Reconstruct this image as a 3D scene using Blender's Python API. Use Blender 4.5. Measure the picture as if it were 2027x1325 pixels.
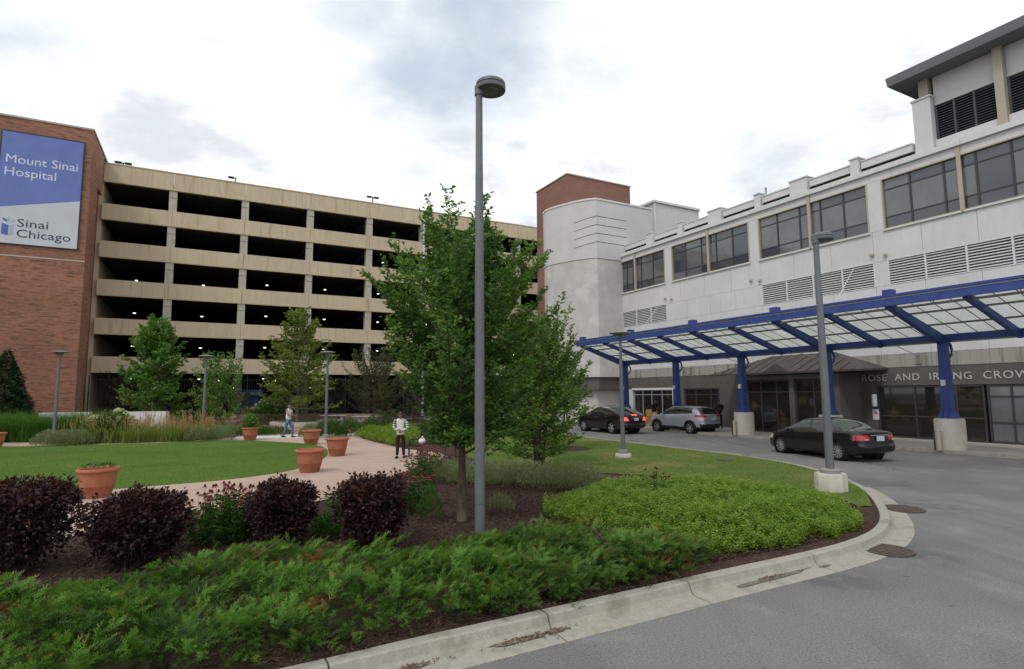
import bpy, bmesh, math, random
import numpy as np
from mathutils import Vector, Matrix

for _o in list(bpy.data.objects):
    bpy.data.objects.remove(_o, do_unlink=True)
SC = bpy.context.scene
COL = SC.collection
R = math.radians

# ------------------------------------------------------------------ camera
cam_d = bpy.data.cameras.new('camera')
cam = bpy.data.objects.new('camera', cam_d)
COL.objects.link(cam)
SC.camera = cam
cam_d.sensor_fit = 'HORIZONTAL'
cam_d.sensor_width = 36.0
cam_d.lens = 20.07
cam_d.clip_start = 0.1
cam_d.clip_end = 3000
PITCH, ROLL, EYE = R(5.86), R(0.45), 2.4
_f = Vector((0, math.cos(PITCH), math.sin(PITCH)))
_r = Vector((1, 0, 0))
_u = _r.cross(_f)
_r2 = _r * math.cos(ROLL) - _u * math.sin(ROLL)
_u2 = _r * math.sin(ROLL) + _u * math.cos(ROLL)
_m = Matrix((_r2, _u2, -_f)).transposed().to_4x4()
_m.translation = (0, 0, EYE)
cam.matrix_world = _m

# ------------------------------------------------------------------ node helper
def node(nt, typ, props=None, **ins):
    n = nt.nodes.new(typ)
    for k, v in (props or {}).items():
        setattr(n, k, v)
    for k, v in ins.items():
        s = n.inputs[int(k[1:])] if (k[0] == 'i' and k[1:].isdigit()) else n.inputs[k.replace('_', ' ')]
        if isinstance(v, bpy.types.NodeSocket):
            nt.links.new(v, s)
        else:
            s.default_value = v
    return n

def math_n(nt, op, a, b=0.0, c=0.0, clamp=False):
    n = node(nt, 'ShaderNodeMath', {'operation': op, 'use_clamp': clamp}, i0=a, i1=b)
    if op in ('MULTIPLY_ADD',):
        n.inputs[2].default_value = c
    return n.outputs[0]

def vmath(nt, op, a, b=(0, 0, 0)):
    n = node(nt, 'ShaderNodeVectorMath', {'operation': op}, i0=a, i1=b)
    return n.outputs['Value'] if op in ('DOT_PRODUCT', 'LENGTH') else n.outputs[0]

def mapr(nt, v, a, b, c, d, smooth=False):
    return node(nt, 'ShaderNodeMapRange', {'interpolation_type': 'SMOOTHSTEP' if smooth else 'LINEAR'},
                Value=v, From_Min=a, From_Max=b, To_Min=c, To_Max=d).outputs[0]

def mixc(nt, fac, a, b, blend='MIX'):
    n = nt.nodes.new('ShaderNodeMix')
    n.data_type = 'RGBA'
    n.blend_type = blend
    for idx, v in ((0, fac), (6, a), (7, b)):
        if isinstance(v, bpy.types.NodeSocket):
            nt.links.new(v, n.inputs[idx])
        else:
            n.inputs[idx].default_value = v if not isinstance(v, tuple) or len(v) == 4 else (*v, 1)
    return n.outputs[2]

def noise(nt, vec, scale, detail=3, rough=.55, out=0):
    return node(nt, 'ShaderNodeTexNoise', None, Vector=vec, Scale=scale, Detail=detail, Roughness=rough).outputs[out]

# ------------------------------------------------------------------ world: overcast with thin blue gaps
SUN_EL, SUN_AZ = R(52), R(-150)     # azimuth from +Y towards +X
W = bpy.data.worlds.new('World')
SC.world = W
W.use_nodes = True
nt = W.node_tree
nt.nodes.clear()
tc = node(nt, 'ShaderNodeTexCoord')
d = vmath(nt, 'NORMALIZE', tc.outputs['Generated'])
sky = node(nt, 'ShaderNodeTexSky', {'sky_type': 'NISHITA', 'sun_disc': False, 'sun_elevation': SUN_EL, 'sun_rotation': SUN_AZ,
                                    'air_density': 1.0, 'dust_density': 1.5})
sep = node(nt, 'ShaderNodeSeparateXYZ', None, Vector=d)
den = math_n(nt, 'ADD', math_n(nt, 'MAXIMUM', sep.outputs[2], 0.0), 0.22)
plane = node(nt, 'ShaderNodeCombineXYZ', None, X=math_n(nt, 'DIVIDE', sep.outputs[0], den), Y=math_n(nt, 'DIVIDE', sep.outputs[1], den), Z=0.7)
n1 = noise(nt, plane.outputs[0], 1.35, 4, .55)
n2 = noise(nt, plane.outputs[0], 3.4, 5, .62)
gap = None
for (v, sharp, amp) in (((-.10, .875, .50), 75, .9), ((-.03, .80, .60), 60, .95), ((.09, .83, .56), 90, .6), ((-.22, .78, .58), 90, .6), ((-.64, .66, .40), 80, .55), ((.38, .83, .335), 230, .75), ((-.66, .60, .46), 120, .5), ((.52, .7, .5), 120, .35)):
    L = math.sqrt(sum(q * q for q in v))
    dp = vmath(nt, 'DOT_PRODUCT', d, tuple(q / L for q in v))
    e = math_n(nt, 'MULTIPLY', math_n(nt, 'EXPONENT', math_n(nt, 'MULTIPLY', math_n(nt, 'SUBTRACT', dp, 1.0), float(sharp))), amp)
    gap = e if gap is None else math_n(nt, 'MAXIMUM', gap, e)
field = math_n(nt, 'ADD', math_n(nt, 'MULTIPLY', gap, .62), math_n(nt, 'MULTIPLY', math_n(nt, 'SUBTRACT', n1, .5), 1.15))
field = math_n(nt, 'ADD', field, math_n(nt, 'MULTIPLY', math_n(nt, 'SUBTRACT', n2, .5), .85))
fac = mapr(nt, field, .14, .86, 0, 1, True)
nsky = mixc(nt, 1.0, sky.outputs[0], (.075, .075, .075, 1), 'MULTIPLY')
grey = mixc(nt, .22, (.68, .775, .90, 1), nsky)
cloud = mixc(nt, mapr(nt, math_n(nt, 'ADD', math_n(nt, 'MULTIPLY', n1, .6), math_n(nt, 'MULTIPLY', n2, .4)), .41, .53, 0, 1, True), (.76, .80, .86, 1), (1.12, 1.14, 1.14, 1))
skyc = mixc(nt, fac, cloud, grey)
bg = node(nt, 'ShaderNodeBackground', None, Color=skyc, Strength=1.0)
out = node(nt, 'ShaderNodeOutputWorld', None, Surface=bg.outputs[0])
W.cycles.sampling_method = 'MANUAL'
W.cycles.sample_map_resolution = 512

sun_d = bpy.data.lights.new('sun', 'SUN')
sun_d.energy = 1.2
sun_d.angle = R(14)
sun_d.color = (1, .97, .92)
sun = bpy.data.objects.new('sun', sun_d)
COL.objects.link(sun)
sd = Vector((math.sin(SUN_AZ) * math.cos(SUN_EL), math.cos(SUN_AZ) * math.cos(SUN_EL), math.sin(SUN_EL)))
sun.rotation_euler = sd.to_track_quat('Z', 'Y').to_euler()
sun.location = (0, 0, 60)

vs = SC.view_settings
vs.view_transform = 'Standard'
vs.look = 'None'
vs.exposure = 0.05
vs.gamma = 1.0
vs.use_curve_mapping = False
SC.cycles.use_denoising = True
SC.cycles.max_bounces = 6
SC.cycles.diffuse_bounces = 2
SC.cycles.glossy_bounces = 3
SC.cycles.transmission_bounces = 4
SC.cycles.transparent_max_bounces = 6
SC.cycles.caustics_reflective = False
SC.cycles.caustics_refractive = False

# ------------------------------------------------------------------ materials
def new_mat(name):
    m = bpy.data.materials.new(name)
    m.use_nodes = True
    m.node_tree.nodes.clear()
    return m, m.node_tree

def finish(nt, surf):
    node(nt, 'ShaderNodeOutputMaterial', None, Surface=surf)

def coords(nt, space):
    if space == 'world':
        return node(nt, 'ShaderNodeNewGeometry').outputs['Position']
    return node(nt, 'ShaderNodeTexCoord').outputs['Object']

def scaled(nt, vec, s):
    return vec if s == (1, 1, 1) else vmath(nt, 'MULTIPLY', vec, s)

def pmat(name, col, rough=.8, spec=.3, var=(), bump=(), metal=0.0, coat=0.0, space='obj', layers=(), emit=None):
    """col: base colour. var: (scale, amount, stretch). layers: (colour, scale, lo, hi, strength, stretch). bump: (scale, strength, dist)."""
    m, nt = new_mat(name)
    vec = coords(nt, space)
    c = (*col, 1)
    for (colr, sc, lo, hi, st, stretch) in layers:
        f = mapr(nt, noise(nt, scaled(nt, vec, stretch), sc, 3, .6), lo, hi, 0, st, True)
        c = mixc(nt, f, c, (*colr, 1))
    for (sc, am, stretch) in var:
        f = mapr(nt, noise(nt, scaled(nt, vec, stretch), sc, 2, .6), .25, .75, 1 - am, 1 + am)
        cc = node(nt, 'ShaderNodeCombineColor', None, Red=f, Green=f, Blue=f)
        c = mixc(nt, 1.0, c, cc.outputs[0], 'MULTIPLY')
    b = node(nt, 'ShaderNodeBsdfPrincipled', None, Roughness=rough, Metallic=metal)
    b.inputs['Specular IOR Level'].default_value = spec
    b.inputs['Coat Weight'].default_value = coat
    b.inputs['Coat Roughness'].default_value = .04
    if isinstance(c, tuple):
        b.inputs['Base Color'].default_value = c
    else:
        nt.links.new(c, b.inputs['Base Color'])
    nrm = None
    for (sc, st, dist) in bump:
        bn = node(nt, 'ShaderNodeBump', None, Height=noise(nt, vec, sc, 2, .6), Strength=st, Distance=dist)
        if nrm is not None:
            nt.links.new(nrm, bn.inputs['Normal'])
        nrm = bn.outputs[0]
    if nrm is not None:
        nt.links.new(nrm, b.inputs['Normal'])
    if emit:
        m.cycles.emission_sampling = 'NONE'
        b.inputs['Emission Color'].default_value = (*emit[0], 1)
        b.inputs['Emission Strength'].default_value = emit[1]
    finish(nt, b.outputs[0])
    return m

def leafmat(name, a, b, c=None, trans=.35, rough=.5, spec=.25, patch=None):
    """leaf colours run from a to b (and a few to c) by the point attribute rnd."""
    m, nt = new_mat(name)
    at = node(nt, 'ShaderNodeAttribute', {'attribute_name': 'rnd'})
    f = at.outputs['Fac']
    col = mixc(nt, f, (*a, 1), (*b, 1))
    if c is not None:
        col = mixc(nt, mapr(nt, f, .90, .97, 0, 1), col, (*c, 1))
    if patch:
        pv = coords(nt, 'world')
        for (pc, psc, lo, hi, st) in patch:
            col = mixc(nt, mapr(nt, noise(nt, pv, psc, 3), lo, hi, 0, st, True), col, (*pc, 1))
    p = node(nt, 'ShaderNodeBsdfPrincipled', None, Base_Color=col, Roughness=rough)
    p.inputs['Specular IOR Level'].default_value = spec
    tcol = mixc(nt, 1.0, col, (1.15, 1.25, .6, 1), 'MULTIPLY')
    t = node(nt, 'ShaderNodeBsdfTranslucent', None, Color=tcol)
    mx = node(nt, 'ShaderNodeMixShader', None, i0=trans, i1=p.outputs[0], i2=t.outputs[0])
    finish(nt, mx.outputs[0])
    return m

def brickmat(name, c1, c2, mortar, scale=1.0, streak=.5, space='obj', flat=False):
    m, nt = new_mat(name)
    vec = coords(nt, space)
    s = node(nt, 'ShaderNodeSeparateXYZ', None, Vector=vec)
    if flat:
        v2 = node(nt, 'ShaderNodeCombineXYZ', None, X=s.outputs[0], Y=s.outputs[1], Z=0.0)
    else:
        v2 = node(nt, 'ShaderNodeCombineXYZ', None, X=math_n(nt, 'ADD', s.outputs[0], s.outputs[1]), Y=s.outputs[2], Z=0.0)
    br = node(nt, 'ShaderNodeTexBrick', {'offset': .5}, Vector=v2.outputs[0], Scale=scale, Mortar_Size=.009, Mortar_Smooth=.1, Bias=-.1,
              Brick_Width=.23, Row_Height=.078)
    br.inputs['Color1'].default_value = (*c1, 1)
    br.inputs['Color2'].default_value = (*c2, 1)
    br.inputs['Mortar'].default_value = (*mortar, 1)
    st = noise(nt, vmath(nt, 'MULTIPLY', v2.outputs[0], (1.0, 8.5, 1)), 1.0, 4, .72)
    dark = mixc(nt, mapr(nt, st, .52, .62, 0, streak, True), br.outputs[0], (c2[0] * .42, c2[1] * .60, c2[2] * .62, 1))
    big = noise(nt, vmath(nt, 'MULTIPLY', v2.outputs[0], (.12, .25, 1)), 1.0, 3, .6)
    f = mapr(nt, big, .3, .7, .8, 1.18)
    cc = node(nt, 'ShaderNodeCombineColor', None, Red=f, Green=f, Blue=f)
    col = mixc(nt, 1.0, dark, cc.outputs[0], 'MULTIPLY')
    bn = node(nt, 'ShaderNodeBump', None, Height=br.outputs['Fac'], Strength=.4, Distance=-.006)
    b = node(nt, 'ShaderNodeBsdfPrincipled', None, Base_Color=col, Roughness=.9, Normal=bn.outputs[0])
    b.inputs['Specular IOR Level'].default_value = .2
    finish(nt, b.outputs[0])
    return m

I3 = (1, 1, 1)
M = {}
def _asphalt():
    m, nt = new_mat('asphalt')
    vec = coords(nt, 'world')
    c = mixc(nt, mapr(nt, noise(nt, vec, .30, 3), .44, .62, 0, .8, True), (.172, .170, .168, 1), (.132, .131, .130, 1))
    c = mixc(nt, mapr(nt, noise(nt, vec, .95, 3), .55, .70, 0, .6, True), c, (.215, .212, .208, 1))
    # worn wheel tracks along the drive, tar-sealed cracks, darker patches by the gutter covers
    tr = noise(nt, vmath(nt, 'MULTIPLY', vec, (1.5, .16, 1)), 1.0, 2)
    c = mixc(nt, mapr(nt, tr, .52, .66, 0, .45, True), c, (.118, .119, .122, 1))
    dv = vmath(nt, 'ADD', vec, vmath(nt, 'MULTIPLY', node(nt, 'ShaderNodeTexNoise', None, Vector=vec, Scale=1.3, Detail=3.0).outputs['Color'], (.9, .9, 0)))
    vo = node(nt, 'ShaderNodeTexVoronoi', {'feature': 'DISTANCE_TO_EDGE'}, Vector=dv, Scale=.22)
    cr = math_n(nt, 'MULTIPLY', mapr(nt, vo.outputs['Distance'], .0015, .005, 1, 0), mapr(nt, noise(nt, vec, .25, 2), .50, .60, 0, .75, True))
    c = mixc(nt, cr, c, (.055, .055, .057, 1))
    for (x, y, r0) in ((5.9, 8.7, 1.0), (8.4, 12.2, 1.5), (4.1, 7.6, .8), (9.6, 15.0, 1.4)):
        dd = vmath(nt, 'LENGTH', vmath(nt, 'SUBTRACT', vec, (x, y, 0)))
        k = math_n(nt, 'MULTIPLY', mapr(nt, dd, r0 * .2, r0, .75, 0, True), mapr(nt, noise(nt, vec, 2.6, 3), .38, .58, 0, 1, True))
        c = mixc(nt, k, c, (.098, .098, .100, 1))
    c = mixc(nt, mapr(nt, noise(nt, vec, 5.0, 2), .70, .75, 0, .6), c, (.06, .06, .06, 1))
    for sc, am in ((110, .60), (40, .34)):
        f = mapr(nt, noise(nt, vec, sc, 2, .6), .25, .75, 1 - am, 1 + am)
        c = mixc(nt, 1.0, c, node(nt, 'ShaderNodeCombineColor', None, Red=f, Green=f, Blue=f).outputs[0], 'MULTIPLY')
    bn = node(nt, 'ShaderNodeBump', None, Height=noise(nt, vec, 120, 2), Strength=.6, Distance=.004)
    b_ = node(nt, 'ShaderNodeBsdfPrincipled', None, Base_Color=c, Roughness=.86, Normal=bn.outputs[0])
    b_.inputs['Specular IOR Level'].default_value = .25
    finish(nt, b_.outputs[0])
    return m
M['asphalt'] = _asphalt()
M['kerb'] = pmat('kerb_concrete', (.315, .30, .262), .9, .2, space='world', layers=(((.20, .185, .15), 2.2, .52, .72, .7, I3), ((.375, .355, .31), .8, .5, .7, .5, I3)),
                 var=((60, .16, I3), (9, .12, I3)), bump=((90, .3, .004),))
M['kerb_dirt'] = pmat('gutter_silt', (.165, .15, .12), .95, .1, space='world', var=((30, .4, I3), (6, .3, I3)), bump=((70, .5, .01),))
M['path'] = pmat('tan_concrete', (.40, .300, .245), .9, .2, space='world', layers=(((.33, .245, .20), .5, .45, .7, .7, I3),), var=((40, .08, I3), (3, .07, I3)))
M['pale_concrete'] = pmat('pale_concrete', (.50, .48, .43), .9, .2, space='world', var=((20, .1, I3), (1, .1, I3)))
M['sidewalk'] = pmat('sidewalk_concrete', (.36, .345, .31), .9, .2, space='world', layers=(((.26, .24, .21), .6, .5, .7, .7, I3),), var=((25, .12, I3),))
M['plaza'] = brickmat('plaza_brick', (.30, .145, .095), (.36, .18, .12), (.25, .16, .12), 1.0, .25, 'world', True)
M['soil'] = pmat('mulch', (.060, .038, .030), .95, .1, space='world', layers=(((.115, .078, .060), 22, .5, .66, .9, I3), ((.03, .02, .017), 9, .5, .7, .7, I3)),
                 var=((55, .5, I3), (1.2, .2, I3)), bump=((55, .9, .03), (18, .6, .03)))
M['lawn'] = pmat('lawn_turf', (.085, .150, .026), .9, .1, space='world', layers=(((.155, .175, .045), .55, .5, .72, .65, I3), ((.055, .115, .02), .28, .45, .65, .6, I3)),
                 var=((60, .35, I3), (14, .2, I3)), bump=((80, .8, .02),))
M['dry_lawn'] = pmat('dry_turf', (.095, .150, .032), .9, .1, space='world', layers=(((.20, .18, .065), .7, .44, .66, .9, I3), ((.05, .115, .02), .35, .45, .65, .5, I3), ((.10, .06, .04), 2.5, .66, .74, .8, I3)),
                     var=((60, .35, I3), (14, .2, I3)), bump=((80, .8, .02),))
M['brick'] = brickmat('red_brick', (.33, .14, .085), (.22, .092, .062), (.25, .18, .14), 1.0, .8)
M['brick_pale'] = brickmat('dusty_red_brick', (.25, .115, .085), (.21, .092, .068), (.24, .17, .15), 1.0, .25)
M['tan_conc'] = pmat('tan_precast', (.53, .44, .315), .9, .2, var=((.6, .07, (1, 1, .3)), (5, .08, (1, 1, .15)), (60, .08, I3)), layers=(((.36, .28, .18), 2.2, .53, .72, .65, (1, 1, .08)),))
M['tan_edge'] = pmat('tan_precast_lip', (.50, .41, .26), .9, .2, var=((5, .1, I3),))
M['grey_conc'] = pmat('grey_column_concrete', (.42, .405, .345), .9, .2, var=((4, .14, (1, 1, .4)), (30, .1, I3)))
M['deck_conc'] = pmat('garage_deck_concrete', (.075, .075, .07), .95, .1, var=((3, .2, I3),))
M['white_wall'] = pmat('painted_precast', (.59, .58, .59), .85, .25, layers=(((.50, .49, .465), 1.6, .54, .75, .45, (1, 1, .12)), ((.63, .62, .63), .35, .5, .65, .5, I3)), var=((9, .04, (1, 1, .2)), (70, .06, I3), (.5, .06, I3)))
M['raw_wall'] = pmat('weathered_precast', (.49, .475, .455), .9, .2, layers=(((.42, .41, .38), 2.6, .54, .74, .5, (1, 1, .10)), ((.62, .60, .565), .7, .5, .7, .6, I3)), var=((40, .1, I3), (1, .1, I3)))
M['stain_wall'] = pmat('streaked_precast', (.33, .32, .285), .9, .2, layers=(((.17, .175, .135), 3.2, .46, .66, .85, (1, 1, .06)),), var=((30, .1, I3),))
M['tower_wall'] = pmat('tower_stucco', (.56, .545, .55), .88, .2, layers=(((.50, .48, .475), 1.2, .52, .75, .5, (1, 1, .2)),), var=((60, .08, I3), (.7, .06, I3)))
M['coping'] = pmat('metal_coping', (.60, .61, .60), .55, .4, var=((3, .06, I3),))
M['tan_frame'] = pmat('tan_window_frame', (.40, .36, .29), .6, .3, var=((10, .06, I3),))
M['bronze'] = pmat('dark_bronze', (.045, .042, .042), .45, .4, var=((10, .1, I3),))
M['dark_panel'] = pmat('dark_stone_panel', (.105, .096, .085), .6, .35, var=((2, .12, I3), (40, .1, I3)), layers=(((.08, .075, .068), 1.0, .5, .7, .6, (1, 1, .3)),))
M['glass'] = pmat('window_glass', (.055, .061, .075), .04, .8)
M['glass_blind'] = pmat('window_glass_with_blind', (.130, .133, .140), .06, .75, var=((1.5, .15, I3),))
M['shop_glass'] = pmat('shopfront_glass', (.018, .017, .015), .03, .55, layers=(((.09, .065, .035), .9, .56, .7, .6, I3),))
M['louvre'] = pmat('white_louvre_metal', (.62, .62, .63), .6, .3, var=((6, .06, I3),))
M['dark_louvre'] = pmat('dark_louvre_metal', (.075, .078, .088), .6, .3, var=((6, .1, I3),))
M['void'] = pmat('dark_recess', (.02, .02, .022), .9, .1)
M['roof_grey'] = pmat('grey_roof_metal', (.145, .15, .16), .6, .3, var=((2, .1, (1, .1, 1)), (20, .05, I3)))
M['roof_brown'] = pmat('brown_standing_seam', (.065, .054, .047), .55, .35, var=((2, .15, I3), (20, .08, I3)))
M['siding'] = pmat('grey_metal_siding', (.56, .55, .55), .7, .3, var=((3, .05, I3),))
M['blue'] = pmat('blue_paint', (.034, .064, .245), .52, .35, layers=(((.060, .085, .27), 1.3, .55, .75, .6, I3), ((.020, .035, .15), 2.6, .60, .75, .5, (1, 1, .2))), var=((2, .15, I3), (25, .10, I3)))
M['white_conc'] = pmat('white_column_base', (.50, .47, .42), .9, .2, var=((3, .12, I3), (30, .08, I3)), layers=(((.30, .27, .23), 2.2, .58, .75, .6, (1, 1, .3)),))
M['gal'] = pmat('galvanised_metal', (.36, .37, .38), .5, .4, metal=.4, var=((20, .1, I3),))
M['lamp_metal'] = pmat('lamp_grey_metal', (.135, .145, .155), .5, .4, metal=.15, var=((6, .08, I3), (50, .05, I3)))
M['lamp_pale'] = pmat('lamp_pale_metal', (.22, .22, .215), .55, .4, var=((6, .08, I3),))
M['lamp_lens'] = pmat('lamp_lens', (.16, .165, .15), .3, .5)
M['black_metal'] = pmat('black_metal', (.018, .019, .021), .5, .4)
M['terra'] = pmat('terracotta', (.37, .135, .080), .85, .2, layers=(((.25, .085, .05), 5, .5, .7, .6, I3), ((.45, .25, .18), 3, .6, .78, .35, (1, 1, .4))), var=((40, .1, I3),))
M['iron'] = pmat('rusty_iron', (.085, .065, .055), .8, .3, var=((20, .3, I3), (90, .3, I3)), bump=((60, .5, .01),))
M['bark'] = pmat('bark', (.105, .082, .062), .95, .1, layers=(((.05, .04, .03), 14, .48, .64, .8, (1, 1, .25)), ((.16, .14, .11), 6, .55, .7, .5, (1, 1, .3))), bump=((35, .8, .02),))
M['pale_bark'] = pmat('pale_bark', (.21, .18, .145), .95, .1, var=((14, .3, (1, 1, .3)),), bump=((35, .6, .01),))
M['stone_wall'] = pmat('garden_wall_block', (.22, .145, .115), .95, .1, var=((6, .25, I3), (40, .15, I3)))
M['white_block'] = pmat('white_seat_wall', (.56, .55, .56), .85, .2, var=((4, .12, I3), (25, .08, I3)))
M['light_on'] = pmat('lit_lamp', (.9, .9, .9), .5, .2, emit=((1, .97, .88), 3.2))
M['sign_white'] = pmat('sign_white', (.62, .64, .66), .5, .4)
M['sign_red'] = pmat('sign_red', (.50, .08, .08), .5, .4)
M['banner_blue'] = pmat('banner_blue', (.135, .185, .455), .6, .25, var=((.7, .07, I3), (4, .03, (1, 1, .2))))
M['banner_grey'] = pmat('banner_grey', (.50, .535, .575), .6, .25, var=((.7, .06, I3),))
M['banner_frame'] = pmat('banner_frame', (.022, .03, .055), .5, .3)
M['banner_white'] = pmat('banner_lettering_white', (.60, .64, .70), .6, .25)
M['banner_dark'] = pmat('banner_lettering_dark', (.045, .06, .10), .6, .25)
M['banner_mid'] = pmat('banner_mid_blue', (.09, .135, .40), .6, .25)
M['banner_pale'] = pmat('banner_pale_blue', (.36, .42, .56), .6, .25)
M['letter'] = pmat('steel_letter', (.50, .50, .47), .4, .5, metal=.3)
M['skin'] = pmat('skin', (.32, .175, .12), .6, .3)
M['skin_dark'] = pmat('skin_deep', (.13, .07, .045), .6, .3)
M['cloth_white'] = pmat('white_cotton', (.62, .63, .68), .9, .1, var=((9, .08, I3),), bump=((14, .4, .02),))
M['denim'] = pmat('blue_denim', (.075, .145, .24), .9, .1, layers=(((.18, .27, .36), 6, .5, .7, .7, I3),), bump=((16, .4, .02),))
M['cloth_dark'] = pmat('dark_cotton', (.020, .020, .024), .9, .1, bump=((14, .4, .02),))
M['cloth_brown'] = pmat('dark_brown_cloth', (.032, .020, .020), .9, .1, bump=((14, .4, .02),))
M['cap_navy'] = pmat('navy_cap', (.012, .016, .05), .8, .2)
M['shoe'] = pmat('black_shoe', (.010, .010, .012), .5, .3)
M['hair'] = pmat('black_hair', (.012, .010, .009), .6, .3)
M['bag'] = pmat('white_plastic_bag', (.60, .57, .58), .5, .4, var=((9, .12, I3),), bump=((12, .6, .03),))
M['cardboard'] = pmat('cardboard', (.36, .21, .075), .9, .1, var=((8, .15, I3),))
def car_paint(name, col, metal, rough=.25):
    return pmat(name, col, rough, .3, metal=metal, coat=.7)
M['paint_black'] = car_paint('black_car_paint', (.006, .006, .008), 0.0)
M['paint_black2'] = car_paint('blackish_car_paint', (.008, .008, .009), 0.0)
M['paint_silver'] = car_paint('silver_car_paint', (.42, .45, .50), .55, .35)
M['car_glass'] = pmat('car_glass', (.022, .026, .026), .02, .65)
M['car_glass_green'] = pmat('car_rear_glass', (.05, .065, .055), .02, .8)
M['car_trim'] = pmat('black_plastic', (.018, .019, .021), .6, .35)
M['rubber'] = pmat('tyre_rubber', (.016, .016, .017), .85, .2)
M['alloy'] = pmat('alloy_rim', (.52, .52, .53), .3, .5, metal=.7)
M['alloy_dark'] = pmat('dark_alloy', (.03, .03, .033), .35, .5, metal=.3)
M['chrome'] = pmat('chrome', (.7, .7, .72), .12, .5, metal=1.0)
M['red_lens'] = pmat('red_lens', (.42, .012, .016), .12, .6, coat=.6)
M['red_lit'] = pmat('lit_brake_lens', (.7, .05, .04), .2, .5, emit=((1, .10, .06), 1.3))
M['plate'] = pmat('licence_plate', (.42, .50, .62), .5, .3)
M['clear_lens'] = pmat('clear_lens', (.45, .45, .46), .1, .6)
M['leaf_main'] = leafmat('elm_leaf', (.052, .120, .030), (.140, .245, .060), (.20, .30, .08), .46)
M['leaf_light'] = leafmat('light_leaf', (.075, .150, .028), (.16, .25, .055), (.19, .24, .07), .38)
M['leaf_fresh'] = leafmat('fresh_leaf', (.072, .170, .034), (.150, .285, .060), (.20, .17, .06), .38)
M['leaf_yellow'] = leafmat('yellow_green_leaf', (.105, .165, .028), (.205, .275, .06), (.22, .27, .08), .38)
M['leaf_olive'] = leafmat('olive_leaf', (.050, .062, .026), (.095, .110, .050), (.13, .13, .08), .25)
M['leaf_dark'] = leafmat('dark_leaf', (.016, .028, .012), (.035, .055, .022), None, .25)
M['conifer'] = leafmat('conifer_needle', (.014, .048, .024), (.042, .095, .038), (.07, .12, .045), .15)
M['ninebark'] = leafmat('purple_leaf', (.020, .0100, .011), (.060, .0235, .021), (.11, .040, .025), .20, .5, .3)
M['juniper'] = leafmat('juniper_spray', (.022, .046, .013), (.165, .345, .055), (.24, .095, .04), .28, .6, .2)
M['juniper_blue'] = leafmat('deep_juniper_spray', (.026, .050, .015), (.155, .295, .058), (.24, .10, .045), .28, .6, .2)
M['sumac'] = leafmat('groundcover_leaf', (.120, .215, .026), (.290, .390, .066), (.32, .34, .09), .42)
M['blade'] = leafmat('grass_blade', (.050, .110, .014), (.125, .200, .034), (.24, .20, .08), .30, patch=(((.19, .20, .055), .22, .50, .66, .6), ((.045, .115, .018), .5, .52, .68, .55), ((.20, .19, .07), 2.2, .60, .74, .35)))
M['blade_dry'] = leafmat('dry_grass_blade', (.070, .130, .020), (.160, .205, .045), (.30, .23, .11), .30, patch=(((.25, .20, .075), .45, .50, .66, .75), ((.045, .12, .02), .3, .50, .66, .5), ((.16, .10, .06), 2.4, .64, .74, .6)))
M['reed'] = leafmat('reed_grass_blade', (.105, .165, .034), (.225, .255, .075), (.30, .20, .10), .35)
M['plume'] = leafmat('reed_grass_plume', (.30, .185, .085), (.46, .32, .165), None, .35)
M['mound_grass'] = leafmat('green_mound_blade', (.042, .115, .018), (.10, .215, .035), None, .35)
M['catmint'] = leafmat('grey_green_leaf', (.135, .175, .080), (.255, .30, .150), (.20, .19, .24), .3)
M['cone_leaf'] = leafmat('coneflower_leaf', (.030, .085, .016), (.080, .165, .032), None, .32)
M['cone_petal'] = leafmat('coneflower_petal', (.32, .10, .12), (.46, .20, .20), None, .3)
M['cone_head'] = pmat('coneflower_head', (.085, .014, .012), .8, .2)
M['hydrangea'] = leafmat('cream_flower', (.52, .54, .34), (.68, .68, .52), None, .3)
M['stem'] = pmat('green_stem', (.06, .10, .03), .8, .2)
M['chip'] = leafmat('bark_chip', (.040, .024, .018), (.135, .088, .066), (.24, .19, .15), .0, .9, .1)
M['litter'] = leafmat('dry_leaf_litter', (.10, .055, .03), (.20, .11, .06), None, .1)

def _panel_mat():
    m, nt = new_mat('translucent_canopy_panel')
    vec = node(nt, 'ShaderNodeTexCoord').outputs['Object']
    s = node(nt, 'ShaderNodeSeparateXYZ', None, Vector=vec)
    w = math_n(nt, 'SINE', math_n(nt, 'MULTIPLY', s.outputs[0], 2 * math.pi / .17))
    f = mapr(nt, w, .55, .9, 0, .35, True)
    n = noise(nt, vec, 1.1, 4)
    c = mixc(nt, mapr(nt, n, .35, .7, 0, .6), (.88, .90, .88, 1), (.78, .81, .77, 1))
    c = mixc(nt, f, c, (.50, .56, .50, 1))
    p = node(nt, 'ShaderNodeBsdfPrincipled', None, Base_Color=c, Roughness=.4)
    t = node(nt, 'ShaderNodeBsdfTranslucent', None, Color=c)
    mx = node(nt, 'ShaderNodeMixShader', None, i0=.72, i1=p.outputs[0], i2=t.outputs[0])
    finish(nt, mx.outputs[0])
    return m
M['canopy_panel'] = _panel_mat()

# ------------------------------------------------------------------ object helpers
def tag(o, label=None, cat=None, group=None, kind=None):
    if label: o['label'] = label
    if cat: o['category'] = cat
    if group: o['group'] = group
    if kind: o['kind'] = kind
    return o

def link(o, parent=None):
    COL.objects.link(o)
    if parent is not None:
        o.parent = parent
    return o

def empty(name, loc=(0, 0, 0), rz=0.0, label=None, cat=None, group=None, kind=None):
    o = bpy.data.objects.new(name, None)
    o.empty_display_size = .2
    o.location = loc
    o.rotation_euler = (0, 0, rz)
    link(o)
    return tag(o, label, cat, group, kind)

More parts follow.
